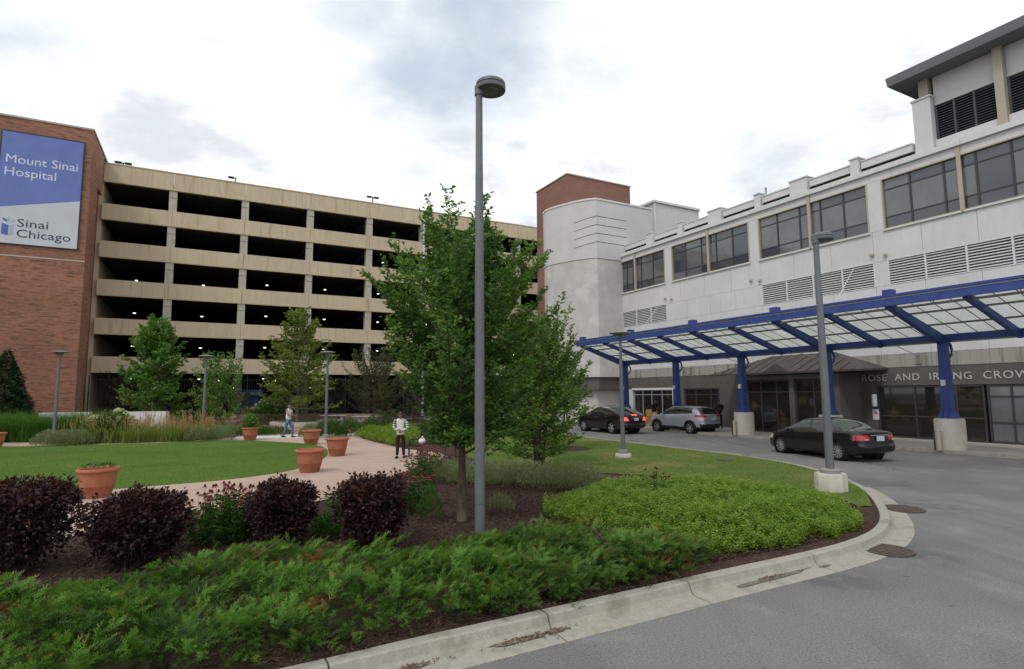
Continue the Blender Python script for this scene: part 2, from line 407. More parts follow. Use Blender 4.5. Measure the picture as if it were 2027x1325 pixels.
def mobj(name, verts, faces, mat, parent=None, smooth=False, loc=None):
    me = bpy.data.meshes.new(name)
    me.from_pydata([tuple(v) for v in verts], [], faces)
    if mat is not None:
        me.materials.append(M[mat] if isinstance(mat, str) else mat)
    if smooth:
        me.polygons.foreach_set('use_smooth', [True] * len(me.polygons))
    me.update()
    o = bpy.data.objects.new(name, me)
    if loc is not None:
        o.location = loc
    return link(o, parent)

def bmobj(name, bm, mat, parent=None, smooth=False):
    me = bpy.data.meshes.new(name)
    bm.to_mesh(me)
    bm.free()
    if mat is not None:
        me.materials.append(M[mat])
    if smooth:
        me.polygons.foreach_set('use_smooth', [True] * len(me.polygons))
    return link(bpy.data.objects.new(name, me), parent)

BF = [(0, 3, 2, 1), (4, 5, 6, 7), (0, 1, 5, 4), (1, 2, 6, 5), (2, 3, 7, 6), (3, 0, 4, 7)]
def boxv(x0, x1, y0, y1, z0, z1):
    return [(x0, y0, z0), (x1, y0, z0), (x1, y1, z0), (x0, y1, z0), (x0, y0, z1), (x1, y0, z1), (x1, y1, z1), (x0, y1, z1)]

def box(name, x0, x1, y0, y1, z0, z1, mat, parent=None, bev=0.0):
    if bev:
        bm = bmesh.new()
        vs_ = [bm.verts.new(v) for v in boxv(x0, x1, y0, y1, z0, z1)]
        for f in BF: bm.faces.new([vs_[i] for i in f])
        bmesh.ops.bevel(bm, geom=list(bm.edges), offset=bev, segments=2, affect='EDGES')
        return bmobj(name, bm, mat, parent)
    return mobj(name, boxv(x0, x1, y0, y1, z0, z1), BF, mat, parent)

def boxes(name, lst, mat, parent=None):
    v, f = [], []
    for b in lst:
        k = len(v)
        v += boxv(*b)
        f += [tuple(i + k for i in q) for q in BF]
    return mobj(name, v, f, mat, parent)

def share(src, name, parent, loc=(0, 0, 0), rot=None, scale=None):
    o = bpy.data.objects.new(name, src.data)
    o.location = loc
    if rot: o.rotation_euler = rot
    if scale: o.scale = scale
    return link(o, parent)

def copy_tree(src, loc=None, rz=None, parent=None):
    c = src.copy()
    link(c, parent)
    if loc is not None: c.location = loc
    if rz is not None: c.rotation_euler = (0, 0, rz)
    for ch in list(src.children):
        k = copy_tree(ch, None, None, c)
    return c

def lathe(name, prof, n, mat, parent=None, loc=None, smooth=True, cap=True):
    v, f = [], []
    for (r, z) in prof:
        for i in range(n):
            a = 2 * math.pi * i / n
            v.append((r * math.cos(a), r * math.sin(a), z))
    for j in range(len(prof) - 1):
        for i in range(n):
            k = (i + 1) % n
            f.append((j * n + i, j * n + k, (j + 1) * n + k, (j + 1) * n + i))
    if cap:
        f.append(tuple(range(n - 1, -1, -1)))
        f.append(tuple((len(prof) - 1) * n + i for i in range(n)))
    o = mobj(name, v, f, mat, parent, False, loc)
    if smooth:
        me = o.data
        fl = [abs(p.normal.z) < .999 or len(p.vertices) == 4 for p in me.polygons]
        me.polygons.foreach_set('use_smooth', fl)
        try:
            me.set_sharp_from_angle(angle=R(38))
        except Exception:
            pass
    return o

def tube_geo(pts, rad, n=6):
    pts = np.asarray(pts, float)
    rad = np.asarray(rad, float) * np.ones(len(pts))
    t = np.gradient(pts, axis=0)
    t /= np.linalg.norm(t, axis=1)[:, None] + 1e-9
    ref = np.array([0.31, 0.17, 0.93]) if abs(t[0][2]) < .9 else np.array([1., 0, 0.1])
    a = np.cross(t, ref); a /= np.linalg.norm(a, axis=1)[:, None] + 1e-9
    b = np.cross(t, a)
    ang = np.arange(n) * 2 * math.pi / n
    ring = pts[:, None, :] + rad[:, None, None] * (a[:, None, :] * np.cos(ang)[None, :, None] + b[:, None, :] * np.sin(ang)[None, :, None])
    v = ring.reshape(-1, 3)
    m = len(pts)
    f = []
    for j in range(m - 1):
        for i in range(n):
            k = (i + 1) % n
            f.append((j * n + i, j * n + k, (j + 1) * n + k, (j + 1) * n + i))
    f.append(tuple(range(n)))
    f.append(tuple((m - 1) * n + i for i in range(n - 1, -1, -1)))
    return v, f

def tubes(name, lst, mat, parent=None, n=6, smooth=True):
    V_, F_ = [], []
    k = 0
    for item in lst:
        pts, rad = item[0], item[1]
        nn = item[2] if len(item) > 2 else n
        v, f = tube_geo(pts, rad, nn)
        V_.append(v)
        F_ += [tuple(i + k for i in q) for q in f]
        k += len(v)
    return mobj(name, np.concatenate(V_), F_, mat, parent, smooth)

def fastmesh(name, verts, tris, mat, parent=None, rnd=None, loc=None, smooth=False):
    """verts (n,3), tris (m,3) as arrays; rnd is a per-vertex value read by leaf materials."""
    me = bpy.data.meshes.new(name)
    nv, nf = len(verts), len(tris)
    me.vertices.add(nv)
    me.vertices.foreach_set('co', np.ascontiguousarray(verts, np.float32).ravel())
    me.loops.add(nf * 3)
    me.loops.foreach_set('vertex_index', np.ascontiguousarray(tris, np.int32).ravel())
    me.polygons.add(nf)
    me.polygons.foreach_set('loop_start', np.arange(0, nf * 3, 3, dtype=np.int32))
    me.polygons.foreach_set('loop_total', np.full(nf, 3, dtype=np.int32))
    if smooth:
        me.polygons.foreach_set('use_smooth', np.ones(nf, dtype=bool))
    if rnd is not None:
        a = me.attributes.new('rnd', 'FLOAT', 'POINT')
        a.data.foreach_set('value', np.ascontiguousarray(rnd, np.float32))
    me.update(calc_edges=True)
    me.materials.append(M[mat])
    o = bpy.data.objects.new(name, me)
    if loc is not None: o.location = loc
    return link(o, parent)

def unit(a):
    return a / (np.linalg.norm(a, axis=-1, keepdims=True) + 1e-9)

def leaves_mesh(name, P, D, Nn, L, Wd, mat, rng, parent=None, rnd=None, loc=None, droop=.12):
    """pointed, folded leaves: P base, D direction, Nn normal, L length, Wd width."""
    n = len(P)
    L = np.ones(n) * L; Wd = np.ones(n) * Wd
    D = unit(D); S = unit(np.cross(D, Nn)); Nn = np.cross(S, D)
    mid = P + D * (L * .48)[:, None]
    up = Nn * (Wd * .22)[:, None]
    a = P
    b = mid + S * (Wd * .5)[:, None] + up
    c = P + D * L[:, None] - Nn * (L * droop)[:, None]
    e = mid - S * (Wd * .5)[:, None] + up
    verts = np.stack([a, b, c, e], 1).reshape(-1, 3)
    k = np.arange(n)[:, None] * 4
    tr = np.concatenate([k + [0, 1, 2], k + [0, 2, 3]], 1).reshape(-1, 3)
    if rnd is None: rnd = rng.random(n)
    return fastmesh(name, verts, tr, mat, parent, np.repeat(rnd, 4), loc)

def rotmats(az, tilt, roll=None):
    """local x -> heading az, pitched up by tilt, rolled about itself."""
    ca, sa, ct, st = np.cos(az), np.sin(az), np.cos(tilt), np.sin(tilt)
    X = np.stack([ca * ct, sa * ct, st], -1)
    Y = np.stack([-sa, ca, np.zeros_like(az)], -1)
    Z = np.cross(X, Y)
    if roll is not None:
        cr, sr = np.cos(roll)[:, None], np.sin(roll)[:, None]
        Y, Z = Y * cr + Z * sr, Z * cr - Y * sr
    return np.stack([X, Y, Z], -1)

def scatter(name, tv, tt, P, Rm, S, mat, rnd, parent=None, trnd=None, loc=None):
    tv = np.asarray(tv, float); tt = np.asarray(tt, int)
    n, m = len(P), len(tv)
    S = np.asarray(S, float)
    sv = tv[None] * (S[:, None, None] if S.ndim == 1 else S[:, None, :])
    v = np.einsum('nij,nmj->nmi', Rm, sv) + P[:, None, :]
    t = tt[None] + (np.arange(n) * m)[:, None, None]
    r = np.repeat(np.asarray(rnd)[:, None], m, 1)
    if trnd is not None: r = np.clip(r + trnd[None], 0, 1)
    return fastmesh(name, v.reshape(-1, 3), t.reshape(-1, 3), mat, parent, r.ravel(), loc)

def inpoly(P, poly):
    poly = np.asarray(poly, float)
    x, y = P[:, 0], P[:, 1]
    c = np.zeros(len(P), bool)
    j = len(poly) - 1
    for i in range(len(poly)):
        xi, yi = poly[i]; xj, yj = poly[j]
        m = ((yi > y) != (yj > y)) & (x < (xj - xi) * (y - yi) / (yj - yi + 1e-12) + xi)
        c ^= m
        j = i
    return c

def sample(poly, n, rng, avoid=()):
    poly = np.asarray(poly, float)
    lo, hi = poly.min(0), poly.max(0)
    out, got = [], 0
    for _ in range(400):
        p = lo + rng.random((max(2000, n), 2)) * (hi - lo)
        k = inpoly(p, poly)
        for a in avoid: k &= ~inpoly(p, a)
        p = p[k]
        out.append(p); got += len(p)
        if got >= n: break
    return np.concatenate(out)[:n]

def edge_dist(P, poly):
    poly = np.asarray(poly, float)
    d = np.full(len(P), 1e9)
    for i in range(len(poly)):
        a, b = poly[i], poly[(i + 1) % len(poly)]
        ab = b - a
        t = np.clip(((P - a) @ ab) / (ab @ ab + 1e-12), 0, 1)
        d = np.minimum(d, np.linalg.norm(P - (a + t[:, None] * ab), axis=1))
    return d

def crom(pts, per=6, closed=False):
    p = np.asarray(pts, float)
    n = len(p)
    out = []
    rng_ = range(n if closed else n - 1)
    for i in rng_:
        g = lambda k: p[k % n] if closed else p[min(max(k, 0), n - 1)]
        a, b, c, e = g(i - 1), g(i), g(i + 1), g(i + 2)
        for s in range(per):
            t = s / per
            out.append(.5 * ((2 * b) + (c - a) * t + (2 * a - 5 * b + 4 * c - e) * t * t + (3 * b - a - 3 * c + e) * t ** 3))
    if not closed: out.append(p[-1])
    return np.array(out)

def sheet(name, poly, z, mat, parent=None, kind=None):
    bm = bmesh.new()
    f = bm.faces.new([bm.verts.new((x, y, z)) for x, y in poly])
    f.normal_update()
    if f.normal.z < 0: f.normal_flip()
    bmesh.ops.triangulate(bm, faces=[f])
    o = bmobj(name, bm, mat, parent)
    if kind: o['kind'] = kind
    return o

def text_mesh(name, body, mat, parent, size, origin, ux, uz, extrude=.01, width=None, spacing=1.0):
    """flat built-in lettering laid on a wall: ux runs along the line, uz up; width fits the line."""
    cu = bpy.data.curves.new(name, 'FONT')
    cu.body = body
    cu.size = 1.0
    cu.space_character = spacing
    cu.resolution_u = 3
    to = bpy.data.objects.new(name, cu)
    COL.objects.link(to)
    dg = bpy.context.evaluated_depsgraph_get()
    me0 = to.evaluated_get(dg).to_mesh()
    vs0 = np.array([v.co[:] for v in me0.vertices])
    fs0 = [tuple(p.vertices) for p in me0.polygons]
    to.evaluated_get(dg).to_mesh_clear()
    bpy.data.objects.remove(to, do_unlink=True)
    x0, x1 = vs0[:, 0].min(), vs0[:, 0].max()
    sx = size if width is None else width / (x1 - x0)
    sz = size
    ux = np.array(ux, float); uz = np.array(uz, float)
    nn = np.cross(ux, uz)
    p = np.array(origin) + ((vs0[:, 0] - x0) * sx)[:, None] * ux + (vs0[:, 1] * sz)[:, None] * uz
    n0 = len(p)
    v = np.concatenate([p + nn * extrude, p])
    f = list(fs0)
    ec = {}
    for q in fs0:
        for a, b in zip(q, q[1:] + q[:1]):
            ec[(a, b)] = 1
    for (a, b) in ec:
        if (b, a) not in ec: f.append((a, a + n0, b + n0, b))
    return mobj(name, v, f, mat, parent)

BR = R(28.3)           # the hospital block and the garage share one grid, turned 28.3 degrees
def uvw(v, u):
    c, s = math.cos(BR), math.sin(BR)
    return (v * c - u * s, v * s + u * c)

# ================================================================== GROUND
KB = [(-14.0, -1.75), (-8.0, 1.6), (-1.99, 4.96), (-1.02, 5.52), (0.27, 6.23), (1.69, 7.01), (2.35, 7.38), (4.06, 8.30), (4.92, 8.82), (5.72, 9.47), (6.42, 10.3),
      (7.08, 11.4), (7.85, 13.0), (8.35, 14.6), (8.62, 16.3), (8.54, 18.6), (7.71, 21.15), (6.03, 24.5), (3.74, 29.2), (2.0, 32.9), (-3.0, 42.2), (-8.6, 52.6)]
KBs = crom(KB, 8)
ISLAND = [tuple(p) for p in KBs] + [(-16.0, 49.4), (-33.0, 40.2), (-60.0, 26.0), (-60.0, -27.5)]
g = sheet('road', [(-400, -400), (400, -400), (400, 400), (-400, 400)], 0.0, 'asphalt', None, 'structure')
g['label'] = 'worn grey asphalt drive curving round the planted island'
sheet('planting_bed_soil', ISLAND, .13, 'soil', None, 'structure')

# kerb with gutter pan, cast in lengths with open joints
kerb = empty('kerb', kind='structure')
seg_len = np.concatenate([[0], np.cumsum(np.linalg.norm(np.diff(KBs, axis=0), axis=1))])
def kb_at(s):
    return np.array([np.interp(s, seg_len, KBs[:, 0]), np.interp(s, seg_len, KBs[:, 1])])
def kb_s(pt):
    return seg_len[np.argmin(np.linalg.norm(KBs - np.array(pt), axis=1))]
s_gut = kb_s((8.35, 14.6))
joints = [kb_s((-8.0, 1.6)) + i * 2.2 for i in range(-2, 3)] + [kb_s((-1.6, 5.2)), kb_s((0.30, 6.25)), kb_s((2.02, 7.19)), kb_s((4.12, 8.33)), kb_s((5.9, 9.65)), kb_s((7.0, 11.3)), kb_s((7.9, 13.1)), s_gut]
joints = sorted(set([0.0] + [round(float(j), 3) for j in joints]))
joints += list(np.arange(s_gut + 3.0, seg_len[-1], 3.0)) + [seg_len[-1]]
PROF_G = [(-.002, .02), (-.002, .135), (.012, .150), (.13, .150), (.155, .138), (.185, .06), (.215, .022), (.26, .014), (.50, .006), (.50, -.05)]
PROF_K = [(-.002, .02), (-.002, .135), (.012, .150), (.14, .150), (.165, .138), (.185, .03), (.188, -.03)]
for a, b in zip(joints[:-1], joints[1:]):
    if b - a < .3: continue
    prof = PROF_G if b <= s_gut + .01 else PROF_K
    gap_ = .009
    n = max(3, int((b - a) / .28))
    V_, F_ = [], []
    for i in range(n + 1):
        s = a + gap_ + (b - a - 2 * gap_) * i / n
        p = kb_at(s); t = kb_at(min(s + .05, seg_len[-1])) - kb_at(max(s - .05, 0)); t /= np.linalg.norm(t)
        o = np.array([t[1], -t[0]])
        for (w, z) in prof: V_.append((*(p + o * w), z))
    m = len(prof)
    for i in range(n):
        for j in range(m - 1):
            F_.append((i * m + j, (i + 1) * m + j, (i + 1) * m + j + 1, i * m + j + 1))
    F_ += [tuple(range(m - 1, -1, -1)), tuple(n * m + j for j in range(m))]
    F_ = [tuple(reversed(q)) for q in F_]
    mobj('kerb_length', V_, F_, 'kerb', kerb)
# silt that has washed into the gutter
for (c, ln, w) in (((0.05, 5.80), .30, .05), ((.42, 6.02), .16, .04), ((3.35, 7.62), .75, .06), ((-.9, 5.27), .2, .035), ((4.25, 8.08), .12, .03)):
    rg = random.Random(int(c[0] * 100))
    pl = []
    for k in range(22):
        a = 2 * math.pi * k / 22
        q = 1 + rg.uniform(-.28, .28)
        x, y = math.cos(a) * ln * q, math.sin(a) * w * q
        pl.append((c[0] + x * .87 - y * .49, c[1] + x * .49 + y * .87))
    o = sheet('gutter_silt', pl, .0215, 'kerb_dirt', kerb)

LAWN = crom([(-30, 24.5), (-23.3, 26.3), (-21.5, 26.8), (-17.4, 27.6), (-15.7, 28.6), (-13.86, 29.0), (-11.97, 28.3), (-9.5, 26.7), (-8.08, 24.8), (-7.0, 21.89), (-6.56, 19.2), (-6.74, 17.2),
             (-7.66, 15.7), (-8.81, 14.85), (-9.88, 14.2), (-12, 13.3), (-16, 12.2), (-22, 12.2), (-30, 14)], 4, True)
PATH = [(-40, 7.2), (-12, 8.0), (-9, 8.7), (-7.0, 9.6), (-5.9, 10.7), (-4.7, 11.7), (-3.95, 12.8), (-3.63, 14.4), (-3.15, 16.9), (-2.73, 19.0), (-2.35, 21.0), (-2.9, 22.4), (-4.43, 23.9), (-5.8, 26.2), (-7.6, 29.4),
        (-8.26, 31.1), (-12, 30.2), (-16.8, 30.6), (-23, 28.4), (-40, 27)]
sheet('tan_path', PATH, .144, 'path', None, 'structure')
sheet('lawn', [tuple(p) for p in LAWN], .152, 'lawn', None, 'structure')
sheet('pale_walk', [(-40, 27.0), (-23, 28.4), (-16.8, 30.6), (-12, 30.2), (-8.26, 31.1), (-8.7, 33.7), (-13.2, 33.0), (-18.6, 34.2), (-40, 32)], .146, 'pale_concrete', None, 'structure')
sheet('brick_plaza', [(-40, 32.0), (-18.6, 34.2), (-13.2, 33.0), (-8.7, 33.7), (-6.2, 36), (-6.5, 42), (-10, 47), (-30, 41)], .146, 'plaza', None, 'structure')
k0, k1 = [int(np.argmin(np.linalg.norm(KBs - np.array(q), axis=1))) for q in ((7.85, 13.0), (-3.0, 42.2))]
GR = [tuple(p) for p in KBs[k0:k1]] + [(-4.6, 41), (-3.0, 30), (-2.2, 24), (-1.6, 20.5), (-.4, 18.2), (2.06, 16.6), (4.2, 15.6), (5.6, 14.6), (6.7, 13.2), (6.85, 12.0), (6.75, 11.5), (7.05, 11.5)]
sheet('drive_verge', GR, .146, 'dry_lawn', None, 'structure')
# pavement before the entrance
sidew = empty('sidewalk', rz=BR, kind='structure')
for i in range(14):
    u0 = -2 + i * 3.6
    box('sidewalk_slab', 25.02, 31.0, u0 + .006, u0 + 3.594, .02, .118, 'sidewalk', sidew)
    box('kerb_edge', 24.85, 25.01, u0 + .006, u0 + 3.594, .0, .124, 'kerb', sidew)
box('sidewalk_joint_bed', 24.9, 31.0, -2.2, 48.6, -.05, .10, 'iron', sidew)

# ================================================================== PARKING GARAGE (local x = along the front, y = away from it)
gar = empty('parking_garage', rz=BR, label='long tan concrete parking garage with six open decks', cat='garage')
VG0, VG1, UG = -8.0, 42.2, 56.0
colv = [-3.02 + 5.68 * i for i in range(8)]
tops = [21.6, 18.23, 15.08, 11.90, 8.71, 5.60]
bots = [20.05, 16.86, 13.72, 10.55, 7.38, 4.28]
edges = [VG0] + colv + [VG1]
for i, (zt, zb) in enumerate(zip(tops, bots)):
    for a, b in zip(edges[:-1], edges[1:]):
        dz = 0.0
        box('spandrel_panel', a + .012, b - .012, UG, UG + .22, zb + .12, zt, 'tan_conc', gar)
        box('spandrel_lip', a + .004, b - .004, UG - .05, UG + .24, zb, zb + .115, 'tan_edge', gar)
    if i == 0:
        for a, b in zip(edges[:-1], edges[1:]): box('coping', a + .01, b - .01, UG - .04, UG + .28, zt + .002, zt + .09, 'tan_edge', gar)
for v in colv:
    for i in range(6):
        zhi = bots[i] - .002
        zlo = tops[i + 1] + .002 if i < 5 else 0.15
        m_ = 'grey_conc' if i < 5 else 'deck_conc'  # ground-level columns take the dark deck colour: garage shade put into their material
        box('column', v - .30, v + .30, UG + .06, UG + .72, zlo, zhi - .62, m_, gar)
        box('column_head', v - .30, v + .30, UG + .03, UG + .74, zhi - .6, zhi, m_, gar)
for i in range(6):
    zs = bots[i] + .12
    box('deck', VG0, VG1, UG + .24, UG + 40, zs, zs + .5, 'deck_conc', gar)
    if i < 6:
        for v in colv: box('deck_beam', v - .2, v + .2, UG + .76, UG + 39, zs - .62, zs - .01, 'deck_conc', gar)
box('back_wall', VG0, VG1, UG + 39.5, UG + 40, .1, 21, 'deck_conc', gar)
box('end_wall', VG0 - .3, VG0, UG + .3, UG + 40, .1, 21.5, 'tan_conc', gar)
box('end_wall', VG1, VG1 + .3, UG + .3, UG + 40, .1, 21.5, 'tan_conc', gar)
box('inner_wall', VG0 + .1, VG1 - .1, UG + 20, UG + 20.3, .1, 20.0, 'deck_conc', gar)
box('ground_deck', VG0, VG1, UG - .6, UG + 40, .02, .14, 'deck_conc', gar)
lampm = lathe('ceiling_lamp', [(.125, .012), (.11, -.03), (.05, -.05)], 12, 'light_on', gar, (-6.1, 64.8, 13.3))
housing = lathe('lamp_housing', [(.05, .20), (.22, .16), (.24, .02), (.18, .014)], 12, 'black_metal', lampm)
for lv, zc in enumerate(bots[1:6]):
    for b in range(8):
        v = -6.15 + 5.68 * b
        if lv == 0 and b not in (4, 6): continue
        if lv == 1 and b > 4: continue
        u = UG + (8.8 if b < 2 else 6.0) if lv else UG + 4.2
        if lv == 2 and b == 0: lampm.location = (v, u, zc - .25); continue
        share(lampm, 'ceiling_lamp', gar, (v, u, zc - .25))
    if lv == 4:
        for b in (1, 2, 4): share(lampm, 'ceiling_lamp', gar, (-4.2 + 5.68 * b, UG + 15, zc - .25))
for b in (1, 2, 3): share(lampm, 'ceiling_lamp', gar, (-1.2 + 3.9 * b, UG + 11, 3.2))
for ch in [c for c in gar.children if c.name.startswith('ceiling_lamp') and c is not lampm]: share(housing, 'lamp_housing', ch)
box('downpipe', 19.55, 19.75, UG - .16, UG - .06, .2, 21.3, 'sign_white', gar)
# picket fence along the ground deck
fen = empty('picket_fence', rz=BR, label='tall black metal picket fence closing the garage ground deck', cat='fence')
pk = box('picket', -.012, .012, -.012, .012, .16, 3.95, 'black_metal', fen)
pk.location = (VG0 + .15, UG - .35, 0)
for i in range(1, 210):
    share(pk, 'picket', fen, (VG0 + .15 + i * .2, UG - .35, 0))
box('rail', VG0, VG1 - 6, UG - .375, UG - .325, 3.70, 3.74, 'black_metal', fen)
box('rail', VG0, VG1 - 6, UG - .375, UG - .325, .45, .49, 'black_metal', fen)
for i in range(15): box('post', VG0 + i * 2.84 - .035, VG0 + i * 2.84 + .035, UG - .40, UG - .30, .14, 4.05, 'black_metal', fen)
# roof-deck lamps
def roof_lamp(v, u, z, lab, head2=True):
    o = empty('roof_deck_lamp', (*uvw(v, u), z), BR, lab, 'lamp', 'lamps on the garage roof')
    tubes('pole', [([(0, 0, -1.3), (0, 0, .35)], .06)], 'black_metal', o)
    box('lamp_head', -.62, -.10, -.16, .16, .28, .42, 'black_metal', o, .03)
    if head2: box('lamp_head', .10, .62, -.16, .16, .28, .42, 'black_metal', o, .03)
    box('arm', -.12, .12, -.04, .04, .32, .38, 'black_metal', o)
roof_lamp(-6.87, 57.2, 21.9, 'twin-headed lamp on garage roof nearest the tall brick tower')
roof_lamp(1.78, 57.2, 22.1, 'small dark lamp on garage roof between the two others', False)
roof_lamp(14.58, 57.2, 22.3, 'twin-headed lamp on garage roof closest to the big tree')

# ================================================================== BRICK STAIR TOWER
tw = empty('brick_tower', rz=BR, label='tall red brick stair tower carrying the hospital banner', cat='tower')
UT = 50.0
box('wall', -30, -7.92, UT, UT + 3.0, .1, 21.85, 'brick', tw)
box('wall', -30, -8.32, UT + 3.0, UT + 9.0, .1, 21.85, 'brick', tw)
box('wall', -30, -7.92, UT + 3.002, UT + 5.2, 18.6, 21.85, 'brick', tw)
box('coping', -30.1, -7.86, UT - .06, UT + 3.06, 21.852, 21.98, 'tan_frame', tw)
box('coping', -30.1, -7.86, UT + 3.062, UT + 9.06, 21.852, 21.98, 'tan_frame', tw)
box('white_course', -30, -7.925, UT - .012, UT - .002, 12.02, 12.08, 'pale_concrete', tw)
ban = empty('hospital_banner', rz=BR, label='large blue and pale grey hospital banner on the brick tower', cat='banner')
b0, b1, z0, z1 = -13.05, -8.36, 12.82, 20.84
yb = UT - .10
box('panel_backing', b0 + .06, b1 - .06, yb + .03, UT - .015, z0 + .06, z1 - .06, 'banner_grey', ban)
zl_, zr_ = 15.32, 16.40
def quad(name, pts, mat, par, y, t=.012):
    n = len(pts)
    v = [(x, y, z) for x, z in pts] + [(x, y + t, z) for x, z in pts]
    f = [tuple(range(n - 1, -1, -1)), tuple(range(n, 2 * n))] + [(i, (i + 1) % n, n + (i + 1) % n, n + i) for i in range(n)]
    bm = bmesh.new()
    vv = [bm.verts.new(q) for q in v]
    for q in f: bm.faces.new([vv[i] for i in q])
    bmesh.ops.recalc_face_normals(bm, faces=bm.faces)
    return bmobj(name, bm, mat, par)
quad('blue_field', [(b0 + .06, zl_), (b1 - .06, zr_), (b1 - .06, z1 - .06), (b0 + .06, z1 - .06)], 'banner_blue', ban, yb + .015)
quad('grey_field', [(b0 + .06, z0 + .06), (b1 - .06, z0 + .06), (b1 - .06, zr_ - .004), (b0 + .06, zl_ - .004)], 'banner_grey', ban, yb + .015)
boxes('frame', [(b0, b1, yb, UT - .012, z1 - .06, z1), (b0, b1, yb, UT - .012, z0, z0 + .06), (b0, b0 + .06, yb, UT - .012, z0 + .062, z1 - .062), (b1 - .06, b1, yb, UT - .012, z0 + .062, z1 - .062)], 'banner_frame', ban)
text_mesh('lettering', 'Mount Sinai', 'banner_white', ban, .86, (-12.68, yb + .012, 18.56), (1, 0, 0), (0, 0, 1), .008, 4.0)
text_mesh('lettering', 'Hospital', 'banner_white', ban, .86, (-12.70, yb + .012, 17.66), (1, 0, 0), (0, 0, 1), .008, 2.82)
text_mesh('lettering', 'Sinai', 'banner_dark', ban, .80, (-11.80, yb + .012, 14.10), (1, 0, 0), (0, 0, 1), .008, 1.68)
text_mesh('lettering', 'Chicago', 'banner_dark', ban, .80, (-11.80, yb + .012, 13.36), (1, 0, 0), (0, 0, 1), .008, 2.98)
quad('emblem_page', [(-12.62, 13.50), (-12.26, 13.42), (-12.26, 14.14), (-12.62, 14.24)], 'banner_mid', ban, yb + .004)
quad('emblem_page', [(-12.22, 13.42), (-11.98, 13.52), (-11.98, 14.20), (-12.22, 14.14)], 'banner_pale', ban, yb + .004)
def leaf_shape(cx, cz, ang, l, w):
    pts = []
    for k in range(12):
        t = 2 * math.pi * k / 12
        x, z = math.cos(t) * l, math.sin(t) * w * (1 - .35 * math.cos(t))
        pts.append((cx + x * math.cos(ang) - z * math.sin(ang), cz + x * math.sin(ang) + z * math.cos(ang)))
    return pts
quad('emblem_leaf', leaf_shape(-12.48, 14.50, R(145), .17, .07), 'banner_mid', ban, yb + .004)
quad('emblem_leaf', leaf_shape(-12.28, 14.62, R(90), .18, .07), 'banner_pale', ban, yb + .004)
quad('emblem_leaf', leaf_shape(-12.05, 14.46, R(35), .17, .06), 'banner_pale', ban, yb + .004)

# ================================================================== HOSPITAL BLOCK (local x = into the building, y = along the front)
hos = empty('hospital_building', rz=BR, label='pale precast hospital wing with ribbon windows and louvres', cat='hospital')
XV = 29.6
U0, U1 = -6.0, 36.3
wins = [(34.42, 36.06), (31.16, 34.34), (26.98, 30.32), (23.72, 26.90), (19.62, 22.90), (16.44, 19.54), (12.33, 15.62), (9.20, 12.25), (5.1, 8.5), (1.9, 5.02)]
bays = [(31.16, 36.06), (23.72, 30.32), (16.44, 22.90), (9.20, 15.62), (1.9, 8.5)]
lous = [(31.07, 36.05, 3), (16.30, 22.90, 4), (9.0, 15.63, 4)]
def panels(cuts, z0_, z1_, mat, holes, x0=XV, th=.30, maxw=2.25):
    """wall panels along u between z0 and z1, skipping the openings, joints left open"""
    us = [U0]
    spans, cur = [], U0
    for a, b in sorted(holes):
        if a > cur: spans.append((cur, a))
        cur = max(cur, b)
    if cur < U1: spans.append((cur, U1))
    for a, b in spans:
        n = max(1, int(math.ceil((b - a) / maxw)))
        for i in range(n):
            p, q = a + (b - a) * i / n, a + (b - a) * (i + 1) / n
            box('wall_panel', x0, x0 + th, p + .008, q - .008, z0_ + .005, z1_ - .005, mat, hos)
panels(None, 3.50, 4.14, 'stain_wall', [], XV - .02)
panels(None, 4.14, 7.56, 'white_wall', [], XV, .3, 2.3)
panels(None, 7.56, 8.80, 'white_wall', [(a, b) for a, b, n in lous])
panels(None, 8.80, 10.38, 'white_wall', [])
panels(None, 10.38, 12.95, 'white_wall', bays)
panels(None, 12.95, 13.36, 'white_wall', [], XV, .3, 6.0)
for i in range(7):
    a, b = U0 + (U1 - U0) * i / 7, U0 + (U1 - U0) * (i + 1) / 7
    box('cornice_coping', XV - .14, XV + .5, a + .004, b - .004, 13.36, 13.62, 'coping', hos)
box('wall_core', XV + .31, XV + 14, U0, U1 + 8, .12, 13.30, 'void', hos)
# ribbon windows: each a frame with dark glazing bars and nine panes
rngw = random.Random(5)
def window(ua, ub, lefth):
    z0_, z1_ = 10.42, 12.90
    x = XV + .10
    fr = boxes('window', [(XV - .03, XV + .2, ua - .06, ub + .06, z0_ - .07, z0_), (XV - .03, XV + .2, ua - .06, ub + .06, z1_, z1_ + .06),
                          (XV - .03, XV + .2, ua - .06, ua, z0_ + .002, z1_ - .002), (XV - .03, XV + .2, ub, ub + .06, z0_ + .002, z1_ - .002)], 'tan_frame', hos)
    w = ub - ua
    fr_m = (.19, .63) if lefth else (.40, .82)
    us = [ua] + [ua + w * q for q in fr_m] + [ub]
    zs = [z0_, z0_ + .56, z1_ - .52, z1_]
    for q in us[1:-1]: box('mullion', x - .03, x + .05, q - .045, q + .045, z0_ + .003, z1_ - .003, 'bronze', fr)
    for a, b in zip(us[:-1], us[1:]):
        for zq in zs[1:-1]: box('transom', x - .02, x + .04, a + .047, b - .047, zq - .028, zq + .028, 'bronze', fr)
        for k in range(3):
            m = 'glass_blind' if (k == 1 and rngw.random() < .72) or rngw.random() < .18 else 'glass'
            box('pane', x + .005, x + .02, a + .02, b - .02, zs[k] + .01, zs[k + 1] - .01, m, fr)
    box('sill', XV - .09, XV - .032, ua - .1, ub + .1, z0_ - .13, z0_ - .06, 'coping', fr)
for i, (a, b) in enumerate(wins): window(a, b, i % 2 == 0)
